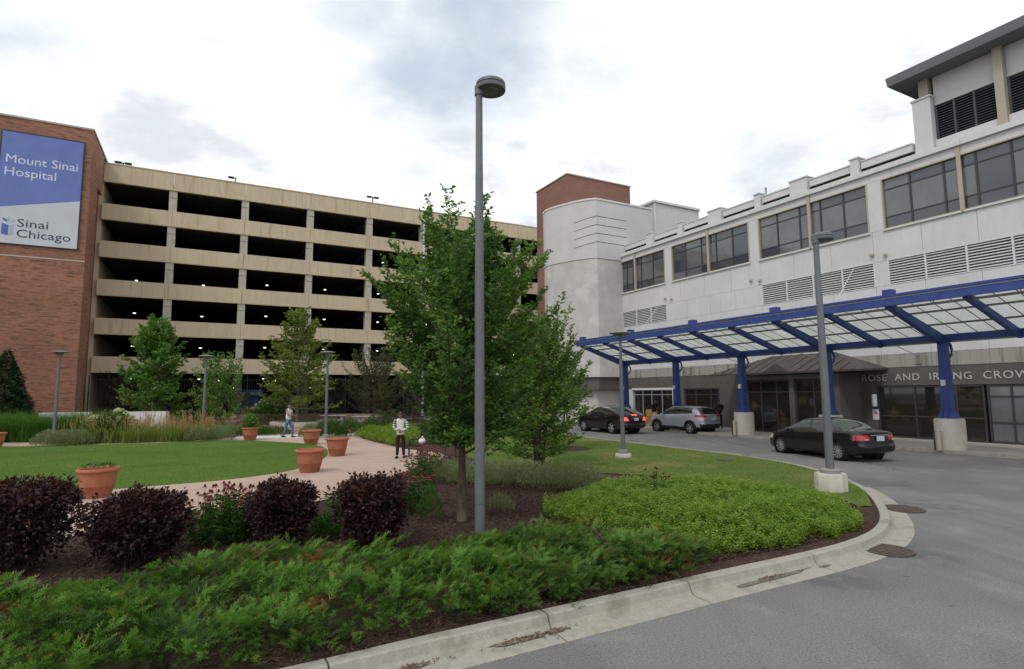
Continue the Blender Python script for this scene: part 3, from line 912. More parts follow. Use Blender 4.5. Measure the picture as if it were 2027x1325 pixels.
for (a, b) in ((34.34, 34.42), (26.90, 26.98), (19.54, 19.62), (12.25, 12.33), (5.02, 5.1)):
    box('pier_strip', XV - .07, XV - .035, a - .045, b + .045, 10.34, 13.34, 'tan_frame', hos)
# white louvre banks
for (a, b, n) in lous:
    lb = boxes('louvre_bank', [(XV - .02, XV + .1, a - .03, b + .03, 7.56, 7.61), (XV - .02, XV + .1, a - .03, b + .03, 8.78, 8.82)], 'louvre', hos)
    box('louvre_recess', XV + .16, XV + .28, a, b, 7.6, 8.8, 'void', lb)
    w = (b - a) / n
    for i in range(n + 1):
        q = a + w * i
        box('louvre_post', XV - .015, XV + .12, q - .035, q + .035, 7.612, 8.778, 'louvre', lb)
    for k in range(9):
        zc = 7.66 + k * .127
        v = [(XV + .0, a, zc), (XV + .0, b, zc), (XV + .13, b, zc + .085), (XV + .13, a, zc + .085), (XV + .0, a, zc + .022), (XV + .0, b, zc + .022), (XV + .13, b, zc + .107), (XV + .13, a, zc + .107)]
        mobj('slat', v, BF, 'louvre', lb)
# hanger fixings and tie rods of the canopy on the wall
for u in (30.8, 23.3, 16.0, 9.4):
    for du in (-.32, .32):
        lathe('wall_anchor', [(.10, 0), (.10, .05), (.05, .08)], 10, 'tan_frame', hos, (XV - .08, u + du, 9.15 + du * .2)).rotation_euler = (0, R(-90), 0)
# roof-edge rail behind the cornice
XR = 30.05
posts = [(32.9, .35), (29.7, .22), (26.5, .55), (23.1, .2), (20.3, .55), (17.05, .22)]
for (u, w) in posts:
    box('rail_post', XR - .25, XR + .35, u - w, u + w, 13.3, 14.56, 'white_wall', hos)
    box('post_cap', XR - .30, XR + .4, u - w - .05, u + w + .05, 14.562, 14.63, 'coping', hos)
cuts = [36.2] + [q for u, w in posts for q in (u + w + .06, u - w - .06)] + [14.3]
for a, b in zip(cuts[0::2], cuts[1::2]):
    box('roof_rail', XR - .1, XR + .2, b, a, 13.97, 14.34, 'white_wall', hos)
    box('rail_cap', XR - .14, XR + .24, b, a, 14.342, 14.40, 'coping', hos)
    box('rail_void', XR + .0, XR + .15, b, a, 13.3, 13.96, 'void', hos)
tubes('vent_pipe', [([(XR + .5, 23.0, 13.4), (XR + .5, 23.0, 15.1)], .07)], 'coping', hos)
# plant storey
box('plant_pier', 29.95, 30.75, 13.38, 14.16, 13.3, 16.35, 'white_wall', hos)
box('plant_pier_cap', 29.9, 30.8, 13.33, 14.21, 16.352, 16.44, 'coping', hos)
box('plant_post', 30.1, 30.5, 13.5, 13.9, 16.442, 17.55, 'tan_frame', hos)
for u in (10.72, 6.8, 2.9): box('plant_post', 29.98, 30.4, u - .17, u + .17, 13.3, 17.5, 'tan_frame', hos)
for a, b in ((10.9, 13.36), (6.98, 10.54), (3.08, 6.62)):
    box('plant_wall', 30.3, 30.7, a, b, 15.95, 17.6, 'siding', hos)
    box('plant_sill', 30.1, 30.7, a, b, 13.72, 14.18, 'white_wall', hos)
    lb = box('plant_louvre', 30.55, 30.66, a, b, 14.2, 15.94, 'void', hos)
    for q in (a + .04, a + (b - a) * .36, a + (b - a) * .68, b - .04): box('louvre_post', 30.28, 30.42, q - .04, q + .04, 14.19, 15.945, 'dark_louvre', lb)
    for k in range(14):
        zc = 14.22 + k * .122
        v = [(30.33, a, zc), (30.33, b, zc), (30.46, b, zc + .08), (30.46, a, zc + .08), (30.33, a, zc + .02), (30.33, b, zc + .02), (30.46, b, zc + .10), (30.46, a, zc + .10)]
        mobj('slat', v, BF, 'dark_louvre', lb)
box('plant_core', 30.72, 40, -6, 13.4, 13.3, 17.6, 'void', hos)
mobj('plant_roof', [(29.25, -8, 17.35), (29.25, 14.85, 17.35), (44, 14.85, 17.35), (44, -8, 17.35), (29.2, -8, 17.78), (29.2, 14.9, 17.78), (44, 14.9, 17.78), (44, -8, 17.78)],
     [(0, 1, 2, 3), (4, 7, 6, 5), (0, 4, 5, 1), (1, 5, 6, 2), (2, 6, 7, 3), (3, 7, 4, 0)], 'roof_grey', hos)

# ---------------- ground floor of the block
def gpanel(a, b, z0_, z1_, mat='dark_panel', x=XV, th=.28, n=1):
    for i in range(n):
        p, q = a + (b - a) * i / n, a + (b - a) * (i + 1) / n
        box('ground_floor_panel', x, x + th, p + .005, q - .005, z0_, z1_, mat, hos)
gpanel(U0, 10.3, .118, 2.62, 'white_wall', n=5)
for a, b in ((U0, 4), (4, 10.3), (10.3, 17.6), (17.6, 23.6), (23.6, 30.3), (30.3, 36.3)): gpanel(a, b, 2.62, 3.495, n=3)
gpanel(16.62, 19.0, .118, 2.615, n=2)
gpanel(22.2, 26.55, .118, 2.615, n=3)
gpanel(29.65, 30.6, .118, 2.615)
gpanel(35.1, 36.3, .118, 2.615, 'raw_wall')
# shop window
def glazed(name, a, b, z0_, z1_, uprights, rails, mat='bronze', gm='shop_glass', x=XV + .03):
    fr = boxes(name, [(x, x + .12, a, b, z0_, z0_ + .07), (x, x + .12, a, b, z1_ - .07, z1_), (x, x + .12, a, a + .07, z0_ + .072, z1_ - .072), (x, x + .12, b - .07, b, z0_ + .072, z1_ - .072)], mat, hos)
    us = [a + .07] + [q for q in uprights] + [b - .07]
    zs = [z0_ + .07] + [q for q in rails] + [z1_ - .07]
    for q in us[1:-1]: box('upright', x + .01, x + .1, q - .035, q + .035, z0_ + .074, z1_ - .074, mat, fr)
    for p, q in zip(us[:-1], us[1:]):
        for zq in zs[1:-1]: box('glazing_bar', x + .02, x + .09, p + .037, q - .037, zq - .03, zq + .03, mat, fr)
        for za, zb in zip(zs[:-1], zs[1:]): box('pane', x + .05, x + .06, p + .01, q - .01, za + .01, zb - .01, gm, fr)
    return fr
glazed('shop_window', 12.15, 16.6, .13, 2.6, (13.2, 14.9), (1.15,))
dd = glazed('entrance_door', 10.35, 12.05, .13, 2.6, (11.2,), (1.0, 2.1), gm='glass_blind')
glazed('staff_door', 26.6, 29.6, .13, 2.6, (27.3, 28.6), (2.2,))
glazed('sliding_door', 30.7, 35.0, .13, 2.55, (31.9, 33.0, 34.0), (2.2,), 'gal')
box('door_frame_light', XV - .08, XV + .02, 30.62, 30.72, .125, 2.7, 'louvre', hos)
box('door_frame_light', XV - .08, XV + .02, 30.72, 35.1, 2.56, 2.7, 'louvre', hos)
# projecting vestibule with hipped metal roof
vx = 27.75
va, vb = 17.35, 23.35
for (a, b) in ((17.35, 17.75), (19.85, 20.15), (22.9, 23.35)): box('vestibule_pier', vx, vx + .35, a, b, .118, 3.02, 'dark_panel', hos)
glz = glazed('vestibule_window', 17.76, 19.84, .13, 3.0, (18.8,), (2.35,), x=vx + .12)
glz = glazed('vestibule_window', 20.16, 22.89, .13, 3.0, (21.0, 22.0), (2.35,), x=vx + .12)
box('vestibule_side', vx + .36, XV - .002, 17.36, 17.6, .118, 3.02, 'dark_panel', hos)
box('vestibule_side', vx + .36, XV - .002, 23.1, 23.34, .118, 3.02, 'dark_panel', hos)
box('vestibule_beam', vx - .03, XV - .03, va - .03, vb + .03, 3.022, 3.30, 'dark_panel', hos)
ea, eb, ex = 16.0, 25.1, 27.2
rf = mobj('vestibule_roof', [(ex, ea, 3.32), (ex, eb, 3.32), (XV - .03, eb, 3.40), (XV - .03, ea, 3.40), (XV - .03, 18.6, 4.45), (XV - .03, 22.4, 4.45), (ex, ea, 3.42), (ex, eb, 3.42), (XV - .03, eb, 3.5), (XV - .03, ea, 3.5)],
          [(0, 3, 2, 1), (0, 1, 7, 6), (1, 2, 8, 7), (3, 0, 6, 9), (6, 7, 5, 4), (7, 8, 5), (9, 6, 4), (2, 3, 9, 4, 5, 8)], 'roof_brown', hos)
for i in range(15):
    t = (i + .5) / 15
    u = ea + (eb - ea) * t
    k = min(1.0, (u - ea) / (18.6 - ea), (eb - u) / (eb - 22.4))
    tubes('roof_seam', [([(ex, u, 3.44), (ex + (XV - .05 - ex) * k, u, 3.44 + 1.02 * k)], .022, 4)], 'roof_brown', rf, smooth=False)
mobj('roof_gablet', [(ex - .02, 19.7, 3.43), (ex - .02, 21.3, 3.43), (ex + .05, 20.5, 3.9), (XV - .1, 20.5, 4.3)], [(0, 2, 1), (0, 3, 2), (2, 3, 1), (0, 1, 3)], 'roof_brown', rf)
# wall lamps, notices
for (u, lab) in ((18.03, 'cylindrical wall lamp beside the shopfront lettering'), (24.66, 'cylindrical wall lamp past the hipped entrance roof')):
    xx = XV - .02 if u > 20 else XV - .02
    wl = empty('wall_lamp', (*uvw(XV - .14, u - (1.35 if u < 20 else 0)), 1.9), BR, lab, 'wall lamp', 'wall lamps at the entrance')
    lathe('shade', [(.11, -.30), (.12, -.28), (.12, .28), (.11, .30)], 14, 'sign_white', wl)
    box('bracket', .02, .135, -.06, .06, -.1, .1, 'lamp_metal', wl)
def notice(u, z, lab, x=XV):
    nb = empty('notice_sign', (*uvw(x - .01, u), z), BR, lab, 'sign', 'small notices at the entrance')
    box('board', -.012, 0, -.15, .15, -.26, .26, 'sign_white', nb)
    box('red_disc', -.016, -.0125, -.07, .07, .02, .14, 'sign_red', nb)
    box('blue_header', -.016, -.0125, -.14, .14, .27, .40, 'blue', nb)
notice(16.62 + .1, 1.2, 'small white notice with red mark under the shopfront wall lamp')
notice(24.6, 1.15, 'small white notice with red mark past the hipped entrance roof')
sg = empty('entrance_lettering', rz=BR, label='pale raised serif lettering on the dark fascia', cat='sign')
tx = text_mesh('lettering', 'ROSE  AND  IRVING  CROWN', 'letter', sg, .47, (XV - .006, 17.28, 2.86), (0, -1, 0), (0, 0, 1), .03, 7.15, 1.15)

# ---------------- white stair tower with rounded flank, brick lift tower, plant boxes
wt = empty('white_stair_tower', rz=BR, label='pale grey stair tower with rounded flank and dark reveals', cat='tower')
plan = [(30.2, 36.0), (27.15, 36.0), (26.6, 36.56), (26.02, 37.5), (25.54, 38.66), (25.22, 39.72), (25.12, 40.4), (25.35, 41.2), (26.1, 42.3), (26.9, 43.2), (33.0, 43.3), (33.0, 36.0)]
def prism(name, pl, z0_, z1_, mat, par, smooth=False):
    n = len(pl)
    v = [(x, y, z0_) for x, y in pl] + [(x, y, z1_) for x, y in pl]
    f = [tuple(range(n)), tuple(range(2 * n - 1, n - 1, -1))] + [(i, n + i, n + (i + 1) % n, (i + 1) % n) for i in range(n)]
    bm = bmesh.new()
    vv = [bm.verts.new(q) for q in v]
    for q in f: bm.faces.new([vv[i] for i in q])
    bmesh.ops.recalc_face_normals(bm, faces=bm.faces)
    return bmobj(name, bm, mat, par)
def inset(pl, d):
    c = np.mean(np.array(pl), axis=0)
    out = []
    n = len(pl)
    for i in range(n):
        a, b, e = (np.array(pl[(i + k) % n]) for k in (-1, 0, 1))
        t1 = (b - a) / np.linalg.norm(b - a); t2 = (e - b) / np.linalg.norm(e - b)
        n1 = np.array([t1[1], -t1[0]]); n2 = np.array([t2[1], -t2[0]])
        m = n1 + n2; m /= max(1e-6, m @ n1)
        out.append(tuple(b + m * d))
    return out
_ar = sum(plan[i][0] * plan[(i + 1) % len(plan)][1] - plan[(i + 1) % len(plan)][0] * plan[i][1] for i in range(len(plan)))
SG = 1.0 if _ar < 0 else -1.0          # sign so that inset(...) goes inwards for positive d
prism('raw_shaft', inset(plan, SG * .05), 3.6, 13.05, 'raw_wall', wt)
zz = [13.1, 13.75, 14.55, 15.42, 16.32, 17.86]
prism('stucco_skin', plan, 13.06, 17.825, 'tower_wall', wt)
for zq in (14.35, 15.05, 15.75, 16.45):
    for (pa, pb) in ((plan[0], plan[1]), (plan[1], plan[2]), (plan[2], plan[3])):
        a_, b_ = np.array(pa), np.array(pb); t_ = (b_ - a_) / np.linalg.norm(b_ - a_); n_ = np.array([t_[1], -t_[0]]) * (-SG) * .006
        dza = .0 if pa[1] < 36.3 else -.18 * np.linalg.norm(a_ - np.array(plan[1])); dzb = -.18 * np.linalg.norm(b_ - np.array(plan[1])) if pb[1] > 36.3 else 0.0
        v = [(*(a_ + n_), zq + dza), (*(b_ + n_), zq + dzb), (*(b_ - n_), zq + dzb), (*(a_ - n_), zq + dza), (*(a_ + n_), zq + dza + .05), (*(b_ + n_), zq + dzb + .05), (*(b_ - n_), zq + dzb + .05), (*(a_ - n_), zq + dza + .05)]
        mobj('reveal_strip', v, BF, 'bronze', wt)
prism('coping', inset(plan, -SG * .05), 17.83, 17.98, 'coping', wt)
prism('dark_base', inset(plan, SG * .3), 2.62, 3.58, 'dark_panel', wt)
prism('lower_wall', inset(plan, SG * .9), .1, 2.6, 'raw_wall', wt)
bt = empty('brick_lift_tower', rz=BR, label='square red brick lift tower rising behind the white stair tower', cat='tower')
box('wall', 27.1, 34.1, 40.0, 45.2, .1, 21.35, 'brick_pale', bt)
boxes('coping', [(27.02, 34.18, 39.92, 40.2, 21.352, 21.44), (27.02, 27.3, 40.202, 45.28, 21.352, 21.44), (33.9, 34.18, 40.202, 45.28, 21.352, 21.44), (27.32, 33.88, 45.0, 45.28, 21.352, 21.44)], 'tan_frame', bt)
mp = empty('rooftop_plant_room', rz=BR, label='grey metal-clad plant room on the hospital roof', cat='plant room')
box('wall', 36.0, 41.6, 38.9, 48, 13.2, 19.85, 'siding', mp)
box('roof_edge', 35.85, 41.75, 38.75, 48.1, 19.852, 20.06, 'coping', mp)
box('corner_trim', 35.94, 36.14, 38.84, 38.94, 13.3, 19.84, 'coping', mp)
box('corner_trim', 41.46, 41.66, 38.84, 38.94, 13.3, 19.84, 'coping', mp)
hv = empty('roof_air_unit', (*uvw(36.9, 38.0), 15.3), BR, 'small grey air-conditioning unit beside the rooftop plant room', 'air unit')
box('casing', -.5, .5, -.45, .45, 0, 1.1, 'gal', hv, .03)
box('casing', .55, 1.25, -.4, .4, 0, .8, 'gal', hv, .03)
box('stand', -.5, 1.25, -.4, .4, -2.0, -.01, 'gal', hv)

# ================================================================== ENTRANCE CANOPY
can = empty('entrance_canopy', rz=BR, label='long blue steel canopy with translucent panels over the drop-off', cat='canopy')
CU = [30.8, 26.0, 21.15, 16.35, 11.6, 6.8, 2.0]
VC, VT = 25.35, 21.75         # column line, raised outer edge
ZC, ZT = 4.45, 5.52
def cz(v): return ZC + (ZT - ZC) * (VC - v) / (VC - VT)
col0 = base0 = None
for u in CU:
    # tapered steel column with flared, gusseted foot
    v = []
    for (z, a, b) in ((1.30, .26, .27), (1.33, .26, .27), (1.62, .165, .165), (4.25, .14, .14)):
        v += [(VC - b, u - a, z), (VC + b, u - a, z), (VC + b, u + a, z), (VC - b, u + a, z)]
    f = [(3, 2, 1, 0), (12, 13, 14, 15)] + [(k * 4 + i, k * 4 + (i + 1) % 4, k * 4 + 4 + (i + 1) % 4, k * 4 + 4 + i) for k in range(3) for i in range(4)]
    c = mobj('column', v, f, 'blue', can)
    for s in (-1, 1):
        mobj('gusset', [(VC - .30, u + s * .1 - .012, 1.335), (VC - .155, u + s * .1 - .012, 1.95), (VC - .155, u + s * .1 - .012, 1.335), (VC - .30, u + s * .1 + .012, 1.335), (VC - .155, u + s * .1 + .012, 1.95), (VC - .155, u + s * .1 + .012, 1.335)],
             [(0, 1, 2), (5, 4, 3), (0, 3, 4, 1), (1, 4, 5, 2), (2, 5, 3, 0)], 'blue', c)
    box('column_cap', VC - .26, VC + .26, u - .22, u + .22, 4.252, 4.30, 'blue', c)
    box('socket_box', VC - .26, VC - .175, u - .07, u + .07, 2.55, 2.78, 'sign_white', c)
    lathe('column_base', [(.50, .10), (.505, .14), (.495, 1.26), (.47, 1.298)], 24, 'white_conc', can, (VC, u, 0))
    tubes('downpipe', [([(VC + .2, u - .1, 4.25), (VC + .34, u - .1, 4.15), (VC + .42, u - .1, 3.95), (VC + .34, u - .1, 3.75), (VC + .2, u - .1, 3.65)], .05)], 'blue', c)
for u in CU + [(a + b) / 2 for a, b in zip(CU[:-1], CU[1:])]:
    w = .11 if u in CU else .075
    dd0 = .34 if u in CU else .22
    mobj('rafter', [(VC + .1, u - w, cz(VC + .1) - dd0), (VC + .1, u + w, cz(VC + .1) - dd0), (VT, u + w, cz(VT) - .16), (VT, u - w, cz(VT) - .16),
                    (VC + .1, u - w, cz(VC + .1) + .05), (VC + .1, u + w, cz(VC + .1) + .05), (VT, u + w, cz(VT) + .05), (VT, u - w, cz(VT) + .05)],
         [(0, 3, 2, 1), (4, 5, 6, 7), (0, 1, 5, 4), (1, 2, 6, 5), (2, 3, 7, 6), (3, 0, 4, 7)], 'blue', can)
    if u in CU:
        box('rafter_block', VT - .02, VT + .30, u - .16, u + .16, ZT + .30, ZT + .52, 'blue', can)
ue = 31.15
us_ = [ue] + CU[1:]
for a, b in zip(us_[:-1], us_[1:]):
    box('eave_beam', VC - .05, VC + .14, b + .004, a - .004, 4.302, 4.56, 'blue', can)
    box('gutter', VC + .16, VC + .34, b, a, 4.24, 4.32, 'gal', can)
    box('edge_beam', VT - .16, VT - .01, b + .004, a - .004, ZT - .10, ZT + .16, 'blue', can)
    box('edge_flashing', VT - .22, VT - .10, b + .004, a - .004, ZT + .22, ZT + .30, 'blue', can)
    box('flashing_gap_strip', VT - .12, VT - .06, b, a, ZT + .162, ZT + .218, 'sign_white', can)  # pale strip filling the gap between edge beam and flashing
tubes('light_conduit', [([(VT + .28, ue - .1, ZT - .16), (VT + .28, 2, ZT - .16)], .045)], 'gal', can)
for i in range(24):
    tubes('conduit_hanger', [([(VT + .28, ue - .5 - i * 1.2, ZT - .14), (VT + .28, ue - .5 - i * 1.2, ZT - .01)], .018, 4)], 'gal', can)
# panels, purlins and glazing bars
sl = math.atan2(ZT - ZC, VC - VT)
rows = [VT - .05 + (VC + .05 - VT) * i / 3 for i in range(4)]
uall = sorted(CU + [(a + b) / 2 for a, b in zip(CU[:-1], CU[1:])], reverse=True)
uall[0] = ue
for a, b in zip(uall[:-1], uall[1:]):
    n = 4
    for i in range(n):
        p, q = a + (b - a) * i / n, a + (b - a) * (i + 1) / n
        for r0, r1 in zip(rows[:-1], rows[1:]):
            x0, x1, y0, y1 = r0 + .012, r1 - .012, q + .012, p - .012
            za, zb = cz(x0) + .075, cz(x1) + .075
            mobj('canopy_pane', [(x0, y0, za), (x1, y0, zb), (x1, y1, zb), (x0, y1, za), (x0, y0, za + .016), (x1, y0, zb + .016), (x1, y1, zb + .016), (x0, y1, za + .016)], BF, 'canopy_panel', can)
        if i:
            mobj('glazing_bar', [(rows[0], p - .014, cz(rows[0]) + .06), (rows[3], p - .014, cz(rows[3]) + .06), (rows[3], p + .014, cz(rows[3]) + .06), (rows[0], p + .014, cz(rows[0]) + .06),
                                 (rows[0], p - .014, cz(rows[0]) + .072), (rows[3], p - .014, cz(rows[3]) + .072), (rows[3], p + .014, cz(rows[3]) + .072), (rows[0], p + .014, cz(rows[0]) + .072)], BF, 'roof_grey', can)
    for r0 in rows[1:3]:
        box('purlin', r0 - .02, r0 + .02, b + .1, a - .1, cz(r0) - .01, cz(r0) + .055, 'roof_grey', can)
for u in (28.4, 18.7, 14.0, 9.0, 23.5):
    tubes('tie_rod', [([(XV - .02, u + .6, 4.0), (VC + .15, u, 4.6)], .02, 5)], 'gal', can)
    box('tie_plate', XV - .07, XV - .025, u + .45, u + .75, 3.62, 4.1, 'stain_wall', can)
for u in (31.9, 17.3):
    tubes('long_tie_rod', [([(XV - .05, u, 8.7), (VC + .3, u - .2, 4.7)], .022, 5)], 'louvre', can)
# short steel bollards by the column bases
for (u, lab) in ((11.6, 'stub steel bollard against the column base before the shop window'), (21.15, 'stub steel bollard against the column base by the silver car')):
    bo = empty('bollard', (*uvw(VC - .62, u + .12), .11), BR, lab, 'bollard', 'bollards at the canopy columns')
    lathe('post', [(.075, 0), (.075, .72), (.06, .76)], 14, 'tan_frame', bo)
    box('guard_plate', -.05, .0, .12, .16, 0, .74, 'bronze', bo)

# ================================================================== LAMP POSTS
def area_lamp(x, y, h, r, lab, base, az):
    o = empty('area_lamp', (x, y, .14), az, lab, 'street lamp', 'tall lamps with round heads')
    zb = 0.0
    if base:
        lathe('plinth', [(.33, -.05), (.335, .0), (.335, .36), (.31, .40)], 8, 'white_conc', o)
        lathe('base_cover', [(.22, .402), (.22, .47), (.17, .50)], 20, 'lamp_pale', o)
        zb = .47
    lathe('pole', [(r * 1.08, zb - .05), (r * 1.06, zb + .4), (r, h * .5), (r * .80, h * .83), (r * .78, h * .832), (r * .74, h)], 20, 'lamp_metal', o)
    if not base: box('hand_hole_cover', -.04, .04, -r * 1.10 - .005, -r * .9, .62, .80, 'lamp_metal', o, .008)
    lathe('collar', [(r * .98, h - .02), (r * .98, h + .13), (r * .6, h + .15)], 16, 'lamp_metal', o)
    tubes('arm', [([(0, 0, h + .06), (.16, 0, h + .10), (.22, 0, h + .12)], [.045, .04, .04])], 'lamp_metal', o)
    hd = lathe('lamp_head', [(.10, .0), (.235, .0), (.24, .012), (.24, .065), (.225, .070), (.225, .078), (.24, .083), (.235, .130), (.20, .155), (.05, .165)], 32, 'lamp_metal', o, (.19, 0, h + .07))
    lathe('lens', [(.13, -.012), (.14, .004)], 20, 'lamp_lens', hd)
    return o
area_lamp(-.50, 8.75, 7.05, .074, 'tall grey lamp post standing in the junipers before the tree', False, R(10))
area_lamp(7.22, 13.25, 5.75, .085, 'grey lamp post on a white concrete plinth by the kerb', True, R(12))
def disc_lamp(x, y, h, lab, plinth=True):
    o = empty('disc_lamp', (x, y, .14), 0, lab, 'street lamp', 'garden lamps with flat disc tops')
    if plinth: lathe('plinth', [(.27, -.05), (.28, 0), (.28, .10), (.26, .13)], 18, 'white_conc', o)
    lathe('base_cover', [(.17, .132), (.17, .24), (.09, .27)], 16, 'lamp_pale', o)
    lathe('pole', [(.075, .2), (.072, h * .5), (.05, h - .30)], 14, 'lamp_metal', o)
    tubes('bracket', [([(0, 0, h - .34), (s * .13, 0, h - .16), (s * .25, 0, h - .04)], .016, 5) for s in (-1, 1)] + [([(0, 0, h - .34), (0, s * .13, h - .16), (0, s * .25, h - .04)], .016, 5) for s in (-1, 1)], 'lamp_metal', o)
    lathe('disc_top', [(.10, -.05), (.37, .015), (.385, .03), (.37, .05), (.15, .085), (.02, .09)], 28, 'lamp_pale', o, (0, 0, h - .05))
    lathe('lens', [(.06, -.13), (.09, -.05)], 14, 'lamp_lens', o, (0, 0, h - .05))
disc_lamp(3.86, 20.3, 4.38, 'disc-topped lamp on the grass before the dark hatchback')
disc_lamp(-9.45, 29.2, 4.43, 'disc-topped lamp beside the yellow-green tree', False)
disc_lamp(-22.4, 28.2, 4.48, 'disc-topped lamp in front of the red brick tower', False)
disc_lamp(-16.8, 31.3, 4.43, 'disc-topped lamp rising out of the tall open shrub', False)

# ================================================================== POTS, MANHOLES, BENCH, WALLS, TABLES
def pot(x, y, s, lab):
    o = empty('terracotta_pot', (x, y, .146), x, lab, 'flower pot', 'terracotta pots around the lawn')
    lathe('pot_wall', [(.26 * s, 0), (.275 * s, .03 * s), (.335 * s, .26 * s), (.34 * s, .265 * s), (.34 * s, .28 * s), (.37 * s, .50 * s), (.385 * s, .56 * s), (.405 * s, .575 * s), (.43 * s, .60 * s), (.432 * s, .63 * s), (.415 * s, .655 * s),
                       (.37 * s, .655 * s), (.355 * s, .62 * s), (.34 * s, .54 * s)], 36, 'terra', o, cap=False)
    lathe('soil', [(.342 * s, .55 * s), (.2 * s, .57 * s), (.01, .575 * s)], 24, 'soil', o)
    return o
POTS = [(-9.38, 13.15, .98, 'large terracotta pot behind the first purple shrubs'), (-5.98, 17.1, 1.0, 'terracotta pot at the lawn tip nearest the purple shrubs'),
        (-6.52, 21.5, 1.0, 'terracotta pot standing on the tan path beside the lawn tip'), (-9.2, 26.4, 1.0, 'empty terracotta pot between the walking man and the lawn'),
        (-13.25, 29.15, .98, 'terracotta pot holding a leafy green plant by the pale walk'), (-23.65, 26.4, .98, 'terracotta pot cut by the photo edge at far side of lawn')]
PO = [pot(*p) for p in POTS]

def manhole(x, y, r, lab, z=.004):
    o = empty('manhole_cover', (x, y, z), .6, lab, 'manhole', 'iron covers in the drive')
    lathe('rim', [(r, -.02), (r, .012), (r - .04, .014), (r - .05, .006)], 36, 'iron', o, cap=False)
    lathe('lid', [(r - .05, -.01), (r - .055, .010), (.02, .012)], 36, 'iron', o)
    for k in range(-3, 4):
        w = math.sqrt(max(.01, (r - .09) ** 2 - (k * r * .22) ** 2))
        box('tread_bar', -w, w, k * r * .22 - .018, k * r * .22 + .018, .011, .018, 'iron', o)
    for k in range(-3, 4):
        w = math.sqrt(max(.01, (r - .09) ** 2 - (k * r * .22) ** 2))
        box('tread_bar', k * r * .22 - .018, k * r * .22 + .018, -w, w, .0105, .0175, 'iron', o)
manhole(5.60, 8.86, .36, 'round iron manhole cover at the nearer break in the gutter', .012)
manhole(7.85, 11.85, .40, 'rusty iron cover at the farther break in the gutter', .012)
vb_ = empty('valve_cover', (7.0, 19.2, .15), 0, 'flat dark utility cover set in the drive verge', 'cover')
lathe('lid', [(.26, -.02), (.26, .02), (.02, .03)], 20, 'iron', vb_)

# bench with bag
be = empty('park_bench', (-2.88, 20.7, .146), R(236), 'black metal park bench on the tan path under the big tree', 'bench')
for y in (-.85, .85):
    tubes('bench_leg', [([(.30, y, 0), (.30, y, .40), (.26, y, .56), (.16, y, .62), (-.28, y, .60)], .03)], 'black_metal', be)
    tubes('bench_leg', [([(-.30, y, 0), (-.26, y, .42), (-.36, y, .88)], .03)], 'black_metal', be)
for k in range(7): box('seat_slat', -.22 + k * .075, -.22 + k * .075 + .055, -.84, .84, .415, .44, 'black_metal', be)
for k in range(5):
    z = .50 + k * .075
    box('back_slat', -.30 - k * .018 - .025, -.30 - k * .018, -.84, .84, z, z + .055, 'black_metal', be)
bm = bmesh.new()
bmesh.ops.create_icosphere(bm, subdivisions=3, radius=1)
rb = random.Random(3)
for v in bm.verts:
    z = v.co.z
    k = 1.0 if z < .3 else 1 - (z - .3) * .5
    j = 1 + .10 * math.sin(v.co.x * 9 + z * 4) + .07 * math.sin(v.co.y * 13 - z * 6)
    v.co = Vector((v.co.x * .16 * k * j, v.co.y * .22 * k * j, .13 + max(-.9, z) * .15 * (1 + .12 * math.sin(v.co.y * 8))))
for s in (-1, 1):
    r_ = bmesh.ops.create_cone(bm, cap_ends=True, segments=8, radius1=.045, radius2=.012, depth=.10)
    for v in r_['verts']: v.co += Vector((.01, s * .085, .30))
bag = bmobj('carrier_bag', bm, 'bag', None, True)
bag.location = (-3.28, 20.92, .585)
bag.scale = (.85, .85, .85)
tag(bag, 'crumpled white plastic carrier bag lying on the park bench', 'bag')

# low walls and planters in the garden behind
def block_wall(name, pts, h, th, mat, lab, cat, bl=.42, courses=3, capm=None):
    o = empty(name, (0, 0, 0), 0, lab, cat)
    P_ = np.array(pts, float)
    sl_ = np.concatenate([[0], np.cumsum(np.linalg.norm(np.diff(P_, axis=0), axis=1))])
    n = int(sl_[-1] / bl)
    for c in range(courses):
        for i in range(n):
            s0 = (i + (.5 if c % 2 else 0)) * bl
            if s0 + bl > sl_[-1]: continue
            a = np.array([np.interp(s0 + .006, sl_, P_[:, k]) for k in (0, 1)]); b = np.array([np.interp(s0 + bl - .006, sl_, P_[:, k]) for k in (0, 1)])
            t = (b - a) / np.linalg.norm(b - a); q = np.array([t[1], -t[0]]) * th * .5 * (1 + .04 * ((i * 7 + c * 3) % 5 - 2))
            zz0, zz1 = .12 + h * c / courses + .003, .12 + h * (c + 1) / courses - .003
            v = [(*(a - q), zz0), (*(b - q), zz0), (*(b + q), zz0), (*(a + q), zz0), (*(a - q), zz1), (*(b - q), zz1), (*(b + q), zz1), (*(a + q), zz1)]
            mobj('block', v, [tuple(reversed(f)) for f in BF], mat, o)
    return o
block_wall('garden_wall', crom([(-25.5, 41.0), (-22, 43.2), (-17.5, 43.9), (-13.5, 43.4), (-9.4, 41.4)], 6), .85, .4, 'stone_wall', 'low curved brown block wall behind the brick plaza', 'garden wall')
block_wall('seat_wall', [(-28.2, 34.4), (-25.6, 35.1)], 1.33, .45, 'white_block', 'white seat wall behind the plumed grasses, nearer the brick tower', 'seat wall', 1.3, 1)
block_wall('seat_wall', [(-24.6, 35.2), (-21.2, 35.6)], 1.33, .45, 'white_block', 'white seat wall behind the plumed grasses, nearer the walking man', 'seat wall', 1.1, 1)
ring = empty('planter_ring', (-15.9, 42.6, .146), 0, 'pale round concrete kerb around the yellow-green tree', 'planter')
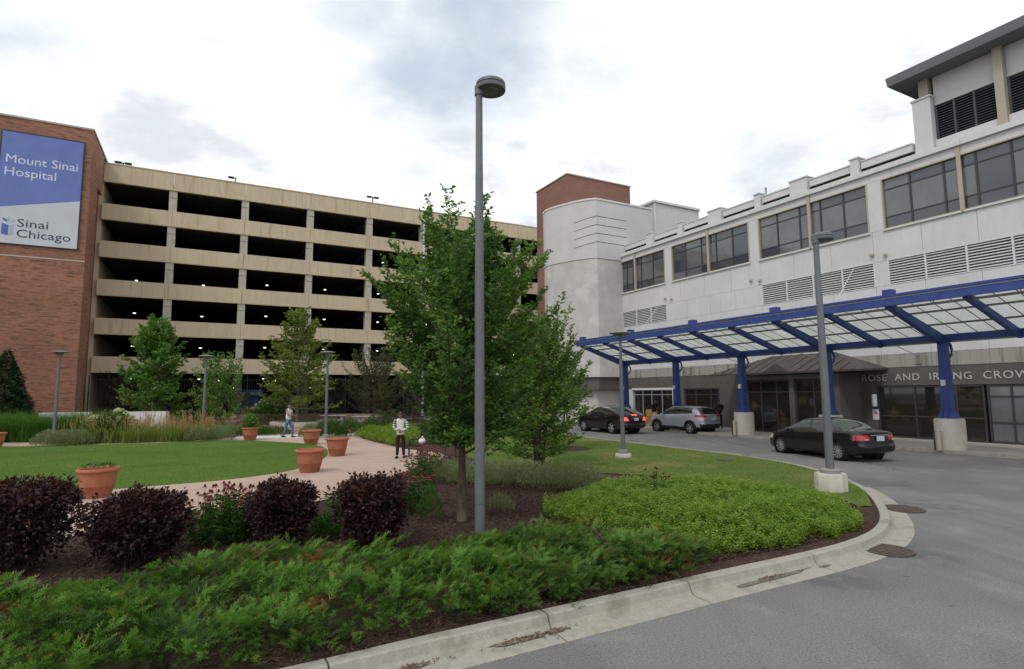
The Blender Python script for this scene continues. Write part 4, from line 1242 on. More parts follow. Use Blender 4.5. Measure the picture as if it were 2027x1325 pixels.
for i in range(14):
    a0, a1 = 2 * math.pi * i / 14 + .01, 2 * math.pi * (i + 1) / 14 - .01
    v = []
    for z in (0, .30):
        for (r_, a) in ((1.62, a0), (1.62, (a0 + a1) / 2), (1.62, a1), (1.9, a1), (1.9, (a0 + a1) / 2), (1.9, a0)):
            v.append((r_ * math.cos(a), r_ * math.sin(a), z))
    mobj('ring_stone', v, [(0, 1, 2, 3, 4, 5), (11, 10, 9, 8, 7, 6)] + [(i_, i_ + 6, (i_ + 1) % 6 + 6, (i_ + 1) % 6) for i_ in range(6)], 'pale_concrete', ring)
lathe('ring_soil', [(1.61, .2), (.8, .30), (.05, .32)], 24, 'lawn', ring)
def picnic(x, y, rz, lab):
    o = empty('picnic_table', (x, y, .146), rz, lab, 'table', 'grey picnic tables on the plaza')
    box('table_top', -.95, .95, -.4, .4, .72, .77, 'gal', o, .01)
    for s in (-1, 1):
        box('bench_seat', -.95, .95, s * .72 - .13, s * .72 + .13, .43, .47, 'gal', o, .01)
        box('pedestal', s * .55 - .09, s * .55 + .09, -.10, .10, .0, .715, 'gal', o)
        box('seat_arm', s * .55 - .035, s * .55 + .035, -.72, .72, .36, .425, 'gal', o)
picnic(-20.2, 40.2, .25, 'grey picnic table in front of the white hydrangeas')
picnic(-12.9, 41.8, -.1, 'grey picnic table just past the disc-topped lamp')
picnic(-10.0, 39.6, -.2, 'grey picnic table nearest the olive shrub')
# blue-roofed attendant booth inside the garage, seen through the fence
bo = empty('attendant_booth', (*uvw(3.6, 58.6), .14), BR, 'blue and brown attendant booth behind the garage fence', 'booth')
box('wall', -.9, .9, -.8, .8, 0, 1.1, 'cardboard', bo)
box('door_panel', .35, .88, -.83, -.802, .05, 2.1, 'blue', bo)
box('window_band', -.9, .3, -.8, .8, 1.11, 2.2, 'glass', bo)
box('roof', -1.2, 1.2, -1.1, 1.1, 2.22, 2.75, 'blue', bo)
bp = empty('blue_barrier', (*uvw(6.3, 58.0), .14), BR, 'folded blue barrier board behind the garage fence', 'barrier')
box('board', -.35, .35, -.05, .05, .2, 1.9, 'blue', bp)
box('foot', -.45, .45, -.25, .25, 0, .18, 'gal', bp)

# ================================================================== CARS
def pchip(xs, ys, xq):
    xs, ys = np.asarray(xs, float), np.asarray(ys, float)
    o = np.argsort(xs); xs, ys = xs[o], ys[o]
    h = np.diff(xs); dl = np.diff(ys) / h
    m = np.zeros(len(xs))
    for i in range(1, len(xs) - 1):
        if dl[i - 1] * dl[i] > 0:
            w1, w2 = 2 * h[i] + h[i - 1], h[i] + 2 * h[i - 1]
            m[i] = (w1 + w2) / (w1 / dl[i - 1] + w2 / dl[i])
    m[0], m[-1] = dl[0], dl[-1]
    k = np.clip(np.searchsorted(xs, xq) - 1, 0, len(xs) - 2)
    t = np.clip((xq - xs[k]) / h[k], 0, 1)
    return ((1 + 2 * t) * (1 - t) ** 2) * ys[k] + t * (1 - t) ** 2 * h[k] * m[k] + t * t * (3 - 2 * t) * ys[k + 1] + t * t * (t - 1) * h[k] * m[k + 1]

def wheel_parts(car, x, y, side, rt, style):
    """tyre and alloy rim as a wheel part with sub-parts; side = +1 left, -1 right"""
    w = empty_part('wheel', car, (x, y, rt))
    w.rotation_euler = (R(90) * (-side), 0, 0)          # local z points outwards
    hw = .105
    lathe('tyre', [(rt * .66, -hw), (rt * .90, -hw), (rt * .985, -hw * .7), (rt, -hw * .3), (rt, hw * .3), (rt * .985, hw * .7), (rt * .90, hw), (rt * .70, hw), (rt * .66, hw * .7)], 36, 'rubber', w, cap=False)
    rr = rt * .68
    rim = lathe('rim', [(rr, -.04), (rr * .99, hw * .75), (rr * .93, hw * .85), (rr * .90, hw * .4), (rr * .88, -.03)], 36, 'alloy_dark', w, cap=False)
    lathe('rim_lip', [(rr * 1.0, hw * .70), (rr * .985, hw * .86), (rr * .93, hw * .86), (rr * .92, hw * .70)], 36, 'alloy', w, cap=False)
    lathe('brake_disc', [(rr * .9, .0), (rr * .5, .004), (.02, .006)], 24, 'car_trim', w)
    nsp = {'ten': 10, 'five': 5, 'kicks': 5}[style]
    V_, F_ = [], []
    for i in range(nsp):
        a = 2 * math.pi * i / nsp + .2
        ww0, ww1 = {'ten': (.013, .020), 'five': (.04, .05), 'kicks': (.026, .036)}[style]
        for (r_, hw_, z) in ((.03, ww0, hw * .62), (rr * .92, ww1, hw * .80)):
            for s in (-1, 1):
                for dz in (0, -.03):
                    V_.append((r_ * math.cos(a) - s * hw_ * math.sin(a), r_ * math.sin(a) + s * hw_ * math.cos(a), z + dz))
        k = i * 8
        F_ += [(k, k + 4, k + 6, k + 2), (k + 1, k + 3, k + 7, k + 5), (k, k + 1, k + 5, k + 4), (k + 2, k + 6, k + 7, k + 3)]
    mobj('spoke', V_, F_, 'alloy', w)
    lathe('hub_cap', [(.05, hw * .5), (.05, hw * .72), (.01, hw * .75)], 14, 'alloy', w)

def empty_part(name, parent, loc):
    o = bpy.data.objects.new(name, None)
    o.empty_display_size = .1
    o.location = loc
    return link(o, parent)

def build_car(sp, label, loc, heading, paint, group='cars at the entrance'):
    car = empty('parked_car', (loc[0], loc[1], 0), 0, label, 'car', group)
    car.rotation_euler = (0, 0, R(90) - heading)     # local +x is forwards
    L, Hh = sp['L'], sp['H']
    hx = L / 2
    T = lambda k, x: pchip(*zip(*sp[k]), x)
    NX, NS = 210, 76
    cap_n = 9
    xs = np.concatenate([np.full(cap_n, -hx), -hx + (L) * (.5 - .5 * np.cos(np.linspace(0, math.pi, NX))) * .45 + L * np.linspace(0, 1, NX) * .55, np.full(cap_n, hx)])
    xs = np.clip(xs, -hx, hx)
    zt, zl, wm, zb = T('top', xs), T('belt', xs), T('wide', xs), T('under', xs)
    crown = sp.get('crown', .07)
    dz = np.maximum(zt - zl, .03)
    cant = np.where(dz > crown + .03, dz - crown, dz * .3)
    zc = zl + cant
    tum = sp.get('tumble', .40)
    wl = wm - .045
    wc = wl - tum * cant - .03
    zm = zb + (zl - zb) * .60
    ctl = np.zeros((len(xs), 11, 2))
    def put(i, y, z): ctl[:, i, 0] = y; ctl[:, i, 1] = z
    put(0, 0 * wm, zb); put(1, wm * .6, zb); put(2, wm - .10, zb + .01); put(3, wm - .035, zb + .10); put(4, wm, zm); put(5, wl + .012, zl - .05); put(6, wl - .012, zl + .012)
    put(7, (wl + wc) / 2 + .012, (zl + zc) / 2); put(8, wc + .01, zc + .005); put(9, wc * .62, zc + (zt - zc) * .80); put(10, 0 * wm, zt)
    s = np.linspace(0, 10, NS)
    i = np.floor(s + .5).astype(int); t = s + .5 - i
    P0 = np.concatenate([ctl[:, 1:2] * [[-1, 1]], ctl, ctl[:, 9:10] * [[-1, 1]]], 1)
    a, b, c = P0[:, i], P0[:, i + 1], P0[:, np.minimum(i + 2, 12)]
    sec = .5 * ((1 - t) ** 2)[None, :, None] * a + (.5 + t - t * t)[None, :, None] * b + .5 * (t * t)[None, :, None] * c
    sec[:, 0, 0] = 0; sec[:, -1, 0] = 0
    X = np.repeat(xs[:, None], NS, 1)
    # domed end caps
    for e in range(cap_n):
        k = (e / cap_n)
        for idx, sg in ((e, -1), (len(xs) - 1 - e, 1)):
            mid = (zb[idx] + zt[idx]) / 2
            sec[idx, :, 0] *= k
            sec[idx, :, 1] = mid + (sec[idx, :, 1] - mid) * k
            X[idx] = sg * (hx + sp.get('dome', .05) * (1 - k * k))
    # rear face lean: lower part of the tail sticks out (bumper)
    bump_ = sp.get('bumper', .06)
    zz_ = sec[:, :, 1]
    near_r = np.clip((-X - hx + .35) / .35, 0, 1)
    X -= near_r * bump_ * np.clip((.62 - zz_) / .08, 0, 1) * np.clip((zz_ - .2) / .1, 0, 1)
    near_f = np.clip((X - hx + .35) / .35, 0, 1)
    X += near_f * bump_ * np.clip((.58 - zz_) / .1, 0, 1)
    nx, ns = sec.shape[:2]
    half = np.stack([X, sec[:, :, 0], sec[:, :, 1]], -1)
    allp = np.concatenate([half, (half * [1, -1, 1])[:, ::-1][:, 1:]], 1)
    m = allp.shape[1]
    G = allp.reshape(-1, 3)
    I, J = np.meshgrid(np.arange(nx - 1), np.arange(m - 1), indexing='ij')
    q = np.stack([I * m + J, I * m + J + 1, (I + 1) * m + J + 1, (I + 1) * m + J], -1).reshape(-1, 4)
    cen = G[q].mean(1)
    sc = np.where(J < ns - 1, s[np.minimum(J, ns - 1)] + .5 * (s[1] - s[0]), s[np.clip(2 * ns - 3 - J, 0, ns - 1)] + .5 * (s[1] - s[0])).reshape(-1)
    x, y, z = cen[:, 0], np.abs(cen[:, 1]), cen[:, 2]
    sgn = np.sign(cen[:, 1])
    ztf, zlf, wmf = T('top', x), T('belt', x), T('wide', x)
    cantf = np.where(ztf - zlf > crown + .03, ztf - zlf - crown, 0)
    zcf = zlf + cantf
    cls = np.zeros(len(q), int)                       # 0 body
    xr, xf = sp['axles']
    rw = sp['rw']
    for ax in (xr, xf):
        rad = np.hypot(x - ax, z - sp['rt'])
        side = (y > wmf - .35) & (z < zlf - .1)
        cls[(rad < rw) & side] = -1
        if sp.get('clad'): cls[(rad >= rw) & (rad < rw + .075) & side] = 9
    if sp.get('clad'): cls[(cls == 0) & (z < sp['clad'])] = 9
    else: cls[(cls == 0) & (z < sp['under'][len(sp['under']) // 2][1] + .06)] = 9
    wa, wb_ = sp['win']                                # side glass x range
    sidewin = (sc > 5.75) & (sc < 8.0) & (z > zlf + .045) & (z < zcf - .035) & (x < wa) & (x > wb_)
    for pb in sp['pillars']: sidewin &= ~(np.abs(x - pb - (z - zlf) * sp.get('pl', .1)) < .028)
    cls[sidewin] = 1
    pill = (sc > 5.75) & (sc < 8.0) & (z > zlf + .03) & (z < zcf - .02) & (cls == 0)
    for pb in sp['pillars']: cls[pill & (np.abs(x - pb - (z - zlf) * sp.get('pl', .1)) < .05)] = 9
    fa, fb = sp['wind']
    cls[(sc > 8.2) & (x < fa) & (x > fb) & (y < .66 - 0 * y)] = 2
    ra, rb_ = sp['rear']
    cls[(sc > 8.15) & (x < ra) & (x > rb_)] = 3
    for (nm, fn) in sp['extra']:
        cls[fn(x, y, z, sc) & (cls >= 0) & (cls < 1)] = {'tail': 4, 'lit': 5, 'head': 6, 'trim': 9, 'silver': 7}[nm]
    def sub(name, mask, mat, parent=car, off=0.0):
        f = q[mask]
        if not len(f): return None
        u_, inv = np.unique(f, return_inverse=True)
        return mobj(name, G[u_], [tuple(r_) for r_ in inv.reshape(-1, 4)], mat, parent, True)
    body = sub('body', cls == 0, paint)
    for sg in (1, -1):
        lo = [wb_ - 1] + sorted(sp['pillars']) + [wa + 1]
        for a_, b_ in zip(lo[:-1], lo[1:]):
            xs_ = x - (z - zlf) * sp.get('pl', .1)
            sub('side_window', (cls == 1) & (sgn == sg) & (xs_ > a_) & (xs_ <= b_), 'car_glass')
    sub('windscreen', cls == 2, 'car_glass')
    sub('rear_window', cls == 3, sp.get('rear_mat', 'car_glass'))
    for sg in (1, -1):
        sub('tail_light', (cls == 4) & (sgn == sg), sp.get('tail_mat', 'red_lens'))
        sub('head_light', (cls == 6) & (sgn == sg), 'clear_lens')
    sub('high_brake_light', cls == 5, 'red_lit')
    sub('lower_trim', cls == 9, 'car_trim')
    sub('bright_trim', cls == 7, 'chrome')
    # wheels and dark wheel wells
    tr = sp['track'] / 2
    for ax in (xf, xr):
        for sg in (1, -1):
            wheel_parts(car, ax, sg * tr, sg, sp['rt'], sp['style'])
            wl_ = lathe('wheel_well', [(rw + .01, -.26), (rw + .01, .075), (rw - .004, .078)], 28, 'void', car, (ax, sg * (tr + .0), sp['rt']), cap=False)
            wl_.rotation_euler = (R(90) * (-sg), 0, 0)
    box('underside', -hx + .35, hx - .35, -.6, .6, .20, .34, 'void', car)
    # mirrors, handles, plate
    mx = sp['mirror']
    for sg in (1, -1):
        zl0 = float(T('belt', np.array([mx]))[0]); w0 = float(T('wide', np.array([mx]))[0])
        bm = bmesh.new()
        bmesh.ops.create_icosphere(bm, subdivisions=2, radius=1)
        for v in bm.verts: v.co = Vector((mx + v.co.x * .07, sg * (w0 + .07) + v.co.y * .10, zl0 + .07 + v.co.z * .065))
        bmobj('wing_mirror', bm, paint, car, True)
        for hxp in sp['handles']:
            zz2 = float(T('belt', np.array([hxp]))[0]) - .10; w1 = float(T('wide', np.array([hxp]))[0])
            box('door_handle', hxp - .09, hxp + .09, sg * (w1 - .02) - .02, sg * (w1 - .02) + .02, zz2 - .015, zz2 + .012, sp.get('handle_mat', paint), car, .006)
    px, pz = sp['plate']
    box('licence_plate', px - .012, px, -.16, .16, pz - .08, pz + .08, 'plate', car)
    for (nm, b6, mt) in sp.get('boxes', ()): box(nm, *b6, mt, car, .004)
    # shut lines: thin dark strips just proud of the doors
    for xd in sp['shuts']:
        for sg in (1, -1):
            zl0 = float(T('belt', np.array([xd]))[0]); pts = []
            for zz3 in np.linspace(.34, zl0 - .02, 9):
                k = int(np.argmin(np.abs(half[cap_n:-cap_n, 0, 0] - xd))) + cap_n
                col = half[k][(s > 2.6) & (s < 6.3)]
                yy = np.interp(zz3, col[:, 2], col[:, 1])
                pts.append((xd, sg * (yy + .0005), zz3))
            tubes('shut_line', [(pts, .004, 4)], 'void', car)
    return car

SEDAN = dict(L=4.45, H=1.435, axles=(-1.33, 1.37), rt=.315, rw=.365, track=1.50, style='ten',
    top=[(-2.225, .90), (-2.17, 1.0), (-2.02, 1.05), (-1.62, 1.085), (-1.45, 1.13), (-1.0, 1.335), (-.6, 1.41), (-.15, 1.435), (.25, 1.405), (.7, 1.24), (1.15, 1.03), (1.35, .955), (1.75, .86), (2.05, .74), (2.225, .58)],
    belt=[(-2.225, .84), (-2.1, .93), (-1.7, .985), (-1.0, .965), (0, .92), (1.0, .88), (1.4, .85), (1.8, .76), (2.1, .62), (2.225, .50)],
    wide=[(-2.225, .66), (-2.12, .78), (-1.85, .845), (-1.3, .87), (0, .875), (1.3, .868), (1.8, .83), (2.08, .72), (2.225, .52)],
    under=[(-2.225, .36), (-2.0, .27), (-1.7, .20), (1.6, .18), (2.0, .19), (2.225, .26)],
    win=(1.02, -1.16), pillars=(-.14,), wind=(1.16, .32), rear=(-.82, -1.56), rear_mat='car_glass_green', mirror=.86, handles=(-.02, -.92), shuts=(.98, -.10, -1.02), plate=(-2.295, .80),
    extra=[('tail', lambda x, y, z, s: (x < -1.98) & (z > .74) & (z < .90) & (y > .42 + (x + 2.225) * .3)),
           ('head', lambda x, y, z, s: (x > 1.80) & (z > .56) & (z < .72) & (y > .42))],
    boxes=[('reverse_lamp', (-2.30, -2.27, .50, .64, .745, .785), 'clear_lens'), ('reverse_lamp', (-2.30, -2.27, -.64, -.50, .745, .785), 'clear_lens'), ('boot_garnish', (-2.285, -2.26, -.38, .38, .895, .92), 'chrome')])
HATCH = dict(L=4.95, H=1.62, axles=(-1.38, 1.42), rt=.36, rw=.41, track=1.62, style='five',
    top=[(-2.475, .92), (-2.42, 1.06), (-2.25, 1.15), (-1.8, 1.33), (-1.2, 1.52), (-.6, 1.60), (-.2, 1.62), (.25, 1.58), (.75, 1.38), (1.2, 1.15), (1.45, 1.08), (1.9, .99), (2.25, .86), (2.475, .66)],
    belt=[(-2.475, .88), (-2.3, 1.05), (-1.8, 1.12), (-1.0, 1.09), (0, 1.04), (1.0, 1.0), (1.5, .96), (2.0, .87), (2.3, .72), (2.475, .56)],
    wide=[(-2.475, .72), (-2.36, .84), (-2.0, .92), (-1.3, .945), (0, .95), (1.3, .94), (1.9, .90), (2.3, .78), (2.475, .58)],
    under=[(-2.475, .40), (-2.2, .31), (-1.8, .24), (1.8, .22), (2.2, .23), (2.475, .30)],
    win=(1.08, -1.62), pillars=(-.10, -1.02), wind=(1.22, .34), rear=(-1.15, -2.18), mirror=.95, handles=(.02, -.92), handle_mat='chrome', shuts=(1.08, -.05, -1.05), plate=(-2.56, .86), tail_mat='red_lit',
    extra=[('lit', lambda x, y, z, s: (x < -2.30) & (x > -2.42) & (z > 1.06) & (y < .20) & (s > 9)),
           ('tail', lambda x, y, z, s: (x < -2.20) & (z > .78) & (z < .98) & (y > .60 + (x + 2.475) * .5 - (.98 - z) * .5)),
           ('silver', lambda x, y, z, s: (s > 7.95) & (s < 8.2) & (x < .9) & (x > -1.7)),
           ('head', lambda x, y, z, s: (x > 2.05) & (z > .66) & (z < .82) & (y > .48))])
SUV = dict(L=4.28, H=1.60, axles=(-1.25, 1.37), rt=.335, rw=.385, track=1.54, style='kicks', clad=.40,
    top=[(-2.14, .96), (-2.10, 1.06), (-1.98, 1.16), (-1.78, 1.40), (-1.62, 1.49), (-1.1, 1.555), (-.5, 1.595), (-.1, 1.60), (.3, 1.56), (.7, 1.37), (1.05, 1.15), (1.2, 1.09), (1.65, 1.02), (1.98, .90), (2.14, .72)],
    belt=[(-2.14, .92), (-2.0, 1.06), (-1.7, 1.15), (-1.1, 1.10), (0, 1.04), (1.0, 1.0), (1.4, .96), (1.8, .86), (2.05, .72), (2.14, .60)],
    wide=[(-2.14, .68), (-2.04, .79), (-1.75, .86), (-1.25, .885), (0, .865), (1.3, .88), (1.8, .84), (2.05, .70), (2.14, .55)],
    under=[(-2.14, .42), (-1.9, .30), (-1.6, .24), (1.6, .22), (2.0, .24), (2.14, .34)], crown=.06, tumble=.33,
    win=(.98, -1.42), pillars=(-.12, -.98), wind=(1.06, .36), rear=(-1.60, -2.02), mirror=.82, handles=(.0, -.90), shuts=(.95, -.06, -.98), plate=(-2.215, .86),
    extra=[('tail', lambda x, y, z, s: (x < -1.66) & (z > .94) & (z < 1.09) & (y > .40 + (x + 2.14) * .2)),
           ('trim', lambda x, y, z, s: (x < -1.95) & (z < .58)),
           ('head', lambda x, y, z, s: (x > 1.75) & (z > .72) & (z < .86) & (y > .45))],
    boxes=[('roof_rail', (-1.45, .25, .50, .53, 1.575, 1.605), 'car_trim'), ('roof_rail', (-1.45, .25, -.53, -.50, 1.575, 1.605), 'car_trim')])
sedan = build_car(SEDAN, 'black four-door sedan driving in behind the plinth lamp post', (11.62, 21.5), R(-16), 'paint_black')
build_car(HATCH, 'black sloping hatchback with lit brake lights under the canopy', (5.88, 35.2), R(-27.6), 'paint_black2')
build_car(SUV, 'silver crossover with black cladding parked beside the canopy columns', (10.25, 34.6), R(-30.2), 'paint_silver')
# dim parked cars inside the garage
for (v, u, hd, lab) in ((-2.0, 60.6, R(28), 'dark car parked behind the garage fence near the small tree'), (8.4, 60.2, R(-60), 'dark car parked behind the garage fence by the blue booth')):
    c = copy_tree(sedan, (*uvw(v, u), .15), R(90) - (R(61.7) + hd * .1))
    tag(c, lab, 'car', 'cars inside the garage')

# ================================================================== PEOPLE (skin-grown figures)
def skin(name, pts, edges, mat, parent, sub_=2, root=0):
    me = bpy.data.meshes.new(name)
    me.from_pydata([p[0] for p in pts], edges, [])
    o = bpy.data.objects.new(name, me)
    COL.objects.link(o)
    md = o.modifiers.new('skin', 'SKIN')
    md.use_smooth_shade = True
    md.branch_smoothing = .6
    sv = me.skin_vertices[0].data
    for i, p in enumerate(pts):
        r_ = p[1] if isinstance(p[1], tuple) else (p[1], p[1])
        sv[i].radius = r_
        sv[i].use_root = (i == root)
    md2 = o.modifiers.new('sub', 'SUBSURF')
    md2.levels = sub_
    md2.render_levels = sub_
    dg = bpy.context.evaluated_depsgraph_get()
    m2 = bpy.data.meshes.new_from_object(o.evaluated_get(dg))
    bpy.data.objects.remove(o, do_unlink=True)
    m2.materials.clear()
    m2.materials.append(M[mat])
    m2.polygons.foreach_set('use_smooth', [True] * len(m2.polygons))
    return link(bpy.data.objects.new(name, m2), parent)

def head(par, c, yaw, skinm, hair=None, capm=None, s=1.0):
    """skull, jaw, nose, ears, eyes; local +x is where the face looks"""
    bm = bmesh.new()
    bmesh.ops.create_uvsphere(bm, u_segments=20, v_segments=16, radius=1)
    for v in bm.verts:
        x, y, z = v.co
        w = .075 * (1 - .22 * max(0, -z) ** 1.3); dpt = .095 * (1 - .10 * max(0, -z))
        fx = x * dpt + (.012 if x > 0 and z < -.2 else 0)
        if x > .75 and abs(y) < .35 and -.35 < z < .12: fx += .016 * (1 - abs(y) / .35)
        if x > .7 and -.62 < z < -.5: fx -= .006
        v.co = Vector((fx, y * w, z * .118))
    for sg in (-1, 1):
        r_ = bmesh.ops.create_icosphere(bm, subdivisions=1, radius=.02)
        for v in r_['verts']: v.co = Vector((v.co.x * 1.0 - .005, sg * .076 + v.co.y * .4, v.co.z * 1.6 - .005))
    o = bmobj('head', bm, skinm, par, True)
    o.location = c
    o.rotation_euler = (0, 0, yaw)
    o.scale = (s, s, s)
    for sg in (-1, 1):
        e = bmesh.new(); bmesh.ops.create_icosphere(e, subdivisions=1, radius=.011)
        eo = bmobj('eye', e, 'hair', o); eo.location = (.084, sg * .032, .012)
    if hair:
        bm = bmesh.new(); bmesh.ops.create_uvsphere(bm, u_segments=18, v_segments=12, radius=1)
        bmesh.ops.delete(bm, geom=[v for v in bm.verts if v.co.z < -.15 + max(0, v.co.x) * .75], context='VERTS')
        for v in bm.verts: v.co = Vector((v.co.x * .102 - .006, v.co.y * .084, v.co.z * .126 + .004))
        bmobj('hair', bm, hair, o, True)
    if capm:
        bm = bmesh.new(); bmesh.ops.create_uvsphere(bm, u_segments=18, v_segments=12, radius=1)
        bmesh.ops.delete(bm, geom=[v for v in bm.verts if v.co.z < .22], context='VERTS')
        for v in bm.verts: v.co = Vector((v.co.x * .107, v.co.y * .088, v.co.z * .135))
        r_ = bmesh.ops.create_circle(bm, cap_ends=True, segments=16, radius=1)
        for v in r_['verts']: v.co = Vector((.10 + v.co.x * .075, v.co.y * .072, .034 - abs(v.co.y) * .012))
        bmobj('cap', bm, capm, o, True)
    return o

def hand(name, par, c, dirv, mat, s=1.0):
    """palm with four curled fingers and a thumb"""
    d_ = Vector(dirv).normalized(); up = Vector((0, 0, 1)); sd_ = d_.cross(up).normalized(); up = sd_.cross(d_)
    lst = []
    c = Vector(c)
    lst.append(([c, c + d_ * .05 * s, c + d_ * .09 * s], [.026 * s, .036 * s, .034 * s]))
    for k in range(4):
        b = c + d_ * .085 * s + up * (.027 - .018 * k) * s
        l_ = (.07, .08, .075, .058)[k] * s
        lst.append(([b, b + d_ * l_ * .5 + sd_ * .008, b + d_ * l_ * .8 + sd_ * .03], [.0095 * s, .009 * s, .007 * s]))
    b = c + d_ * .03 * s + up * .03 * s
    lst.append(([b, b + d_ * .03 * s + up * .03 * s, b + d_ * .06 * s + up * .035 * s + sd_ * .012], [.012 * s, .010 * s, .008 * s]))
    return tubes(name, lst, mat, par, 6)

def shoe(par, c, yaw, mat):
    bm = bmesh.new(); bmesh.ops.create_uvsphere(bm, u_segments=14, v_segments=10, radius=1)
    for v in bm.verts:
        x, y, z = v.co
        v.co = Vector((x * .145 + .045, y * .048 * (1.1 - .15 * x), max(-.035, z * .05 * (1 - .35 * x)) + .035))
    o = bmobj('shoe', bm, mat, par, True)
    o.location = c
    o.rotation_euler = (0, 0, yaw)

def person(lab, loc, yaw, pose, looks, scale=1.0):
    """pose: joints in local space, +x forward, +y left, z up"""
    p = empty('person', (loc[0], loc[1], loc[2]), yaw, lab, 'person')
    p.scale = (scale,) * 3
    J = pose
    # legs
    skin('trousers', [((0, 0, .98), (.14, .165)), ((0, 0, .86), (.145, .165)), (J['hipL'], .105), (J['kneeL'], .073), (J['ankL'], .058), (J['hipR'], .105), (J['kneeR'], .073), (J['ankR'], .058)],
         [(0, 1), (1, 2), (2, 3), (3, 4), (1, 5), (5, 6), (6, 7)], looks['legs'], p)
    shx = J.get('shL', (0, .19, 1.45))
    ch = J.get('chest', (0, 0, 1.30)); nk = J.get('neck', (0.01, 0, 1.50))
    slv = looks.get('sleeve', .55)
    mix = lambda a, b, t: tuple(a[i] + (b[i] - a[i]) * t for i in range(3))
    shL, elL, wrL = J['shL'], J['elL'], J['wrL']; shR, elR, wrR = J['shR'], J['elR'], J['wrR']
    hem = looks.get('hem', .90)
    if slv <= 1: sL, sR = [(mix(shL, elL, slv), .058)], [(mix(shR, elR, slv), .058)]
    else: sL, sR = [(elL, .054), (mix(elL, wrL, .92), .042)], [(elR, .054), (mix(elR, wrR, .92), .042)]
    pts = [((0, 0, hem), (.155, .18)), ((0, 0, 1.08), (.135, .16)), (ch, (.135, .175)), (mix(ch, nk, .62), (.11, .15)), (nk, .062)]
    n0 = len(pts)
    pts += [(shL, .088)] + sL + [(shR, .088)] + sR
    k = len(sL)
    ed = [(0, 1), (1, 2), (2, 3), (3, 4), (3, n0)] + [(n0 + i, n0 + i + 1) for i in range(k)] + [(3, n0 + k + 1)] + [(n0 + k + 1 + i, n0 + k + 2 + i) for i in range(k)]
    skin('shirt', pts, ed, looks['top'], p)
    # continuous skin: neck, arms
    hc = J['head']
    skin('body', [((0, 0, 1.0), .07), (ch, .07), (mix(ch, nk, .55), .06), (nk, .050), (mix(nk, hc, .6), .05), (shL, .040), (elL, .040), (wrL, .030), (shR, .040), (elR, .043), (wrR, .030)],
         [(0, 1), (1, 2), (2, 3), (3, 4), (2, 5), (5, 6), (6, 7), (2, 8), (8, 9), (9, 10)], looks['skin'], p)
    head(p, hc, J.get('yaw', 0), looks['skin'], looks.get('hair'), looks.get('cap'), 1.02)
    for el, wr in ((elL, wrL), (elR, wrR)):
        hand('hand', p, wr, tuple(wr[i] - el[i] for i in range(3)), looks['skin'])
    for an, yw in ((J['ankL'], J.get('footL', 0)), (J['ankR'], J.get('footR', 0))):
        shoe(p, (an[0], an[1], an[2] - .085), yw, looks['shoe'])
    return p
WALK = dict(hipL=(.02, .095, .86), kneeL=(.17, .10, .48), ankL=(.20, .10, .09), hipR=(-.02, -.095, .86), kneeR=(-.08, -.09, .47), ankR=(-.24, -.09, .10),
            chest=(.0, 0, 1.30), neck=(.015, 0, 1.51), head=(.05, 0, 1.66), shL=(0, .185, 1.43), elL=(.10, .23, 1.16), wrL=(.24, .02, 1.18), shR=(0, -.185, 1.43), elR=(.10, -.23, 1.15), wrR=(.25, .04, 1.12), yaw=R(-35))
person('person in white t-shirt, blue jeans and navy cap walking with folded arms', (-12.0, 30.85, .146), R(-8), WALK, dict(legs='denim', top='cloth_white', skin='skin', cap='cap_navy', hair='hair', shoe='shoe', sleeve=.6, hem=.88), 1.02)
M['stripe'] = (lambda: None)()
def _stripe():
    m, nt_ = new_mat('striped_jersey')
    v = node(nt_, 'ShaderNodeTexCoord').outputs['Object']
    s_ = node(nt_, 'ShaderNodeSeparateXYZ', None, Vector=v)
    w = math_n(nt_, 'SINE', math_n(nt_, 'MULTIPLY', s_.outputs[2], 2 * math.pi / .085))
    st = mapr(nt_, w, .35, .45, 0, 1)
    arm = mapr(nt_, math_n(nt_, 'ABSOLUTE', s_.outputs[1]), .135, .15, 0, 1)
    col = mixc(nt_, math_n(nt_, 'MULTIPLY', st, arm), (.60, .61, .60, 1), (.02, .022, .03, 1))
    b_ = node(nt_, 'ShaderNodeBsdfPrincipled', None, Base_Color=col, Roughness=.9)
    finish(nt_, b_.outputs[0])
    return m
M['stripe'] = _stripe()
STAND = dict(hipL=(0, .10, .86), kneeL=(.03, .11, .47), ankL=(0, .13, .09), hipR=(0, -.10, .86), kneeR=(.03, -.10, .47), ankR=(.02, -.12, .09),
             chest=(.01, 0, 1.29), neck=(.05, 0, 1.48), head=(.11, 0, 1.61), shL=(.01, .20, 1.41), elL=(.06, .27, 1.13), wrL=(.22, .08, 1.02), shR=(.01, -.20, 1.41), elR=(.05, -.26, 1.13), wrR=(.22, -.06, 1.06), yaw=R(10), footL=.2, footR=-.25)
person('person in striped white jersey and dark trousers standing beside the bench', (-3.98, 20.5, .146), R(-85), STAND, dict(legs='cloth_brown', top='stripe', skin='skin', cap='black_metal', shoe='shoe', sleeve=1.5, hem=.78), .94)
person('person in black top and white trousers standing behind the silver car', (*uvw(27.5, 30.4), .12), R(-60), dict(STAND, elL=(.0, .24, 1.14), wrL=(.05, .24, .90), elR=(.0, -.24, 1.14), wrR=(.05, -.24, .90)),
       dict(legs='cloth_white', top='cloth_dark', skin='skin_dark', hair='hair', shoe='shoe', sleeve=.7, hem=.86), 1.0)
person('person in dark clothes facing the door beside the silver car', (*uvw(28.5, 25.6), .12), R(100), STAND, dict(legs='cloth_dark', top='cloth_dark', skin='skin_dark', hair='hair', shoe='shoe', sleeve=1.5), 1.02)
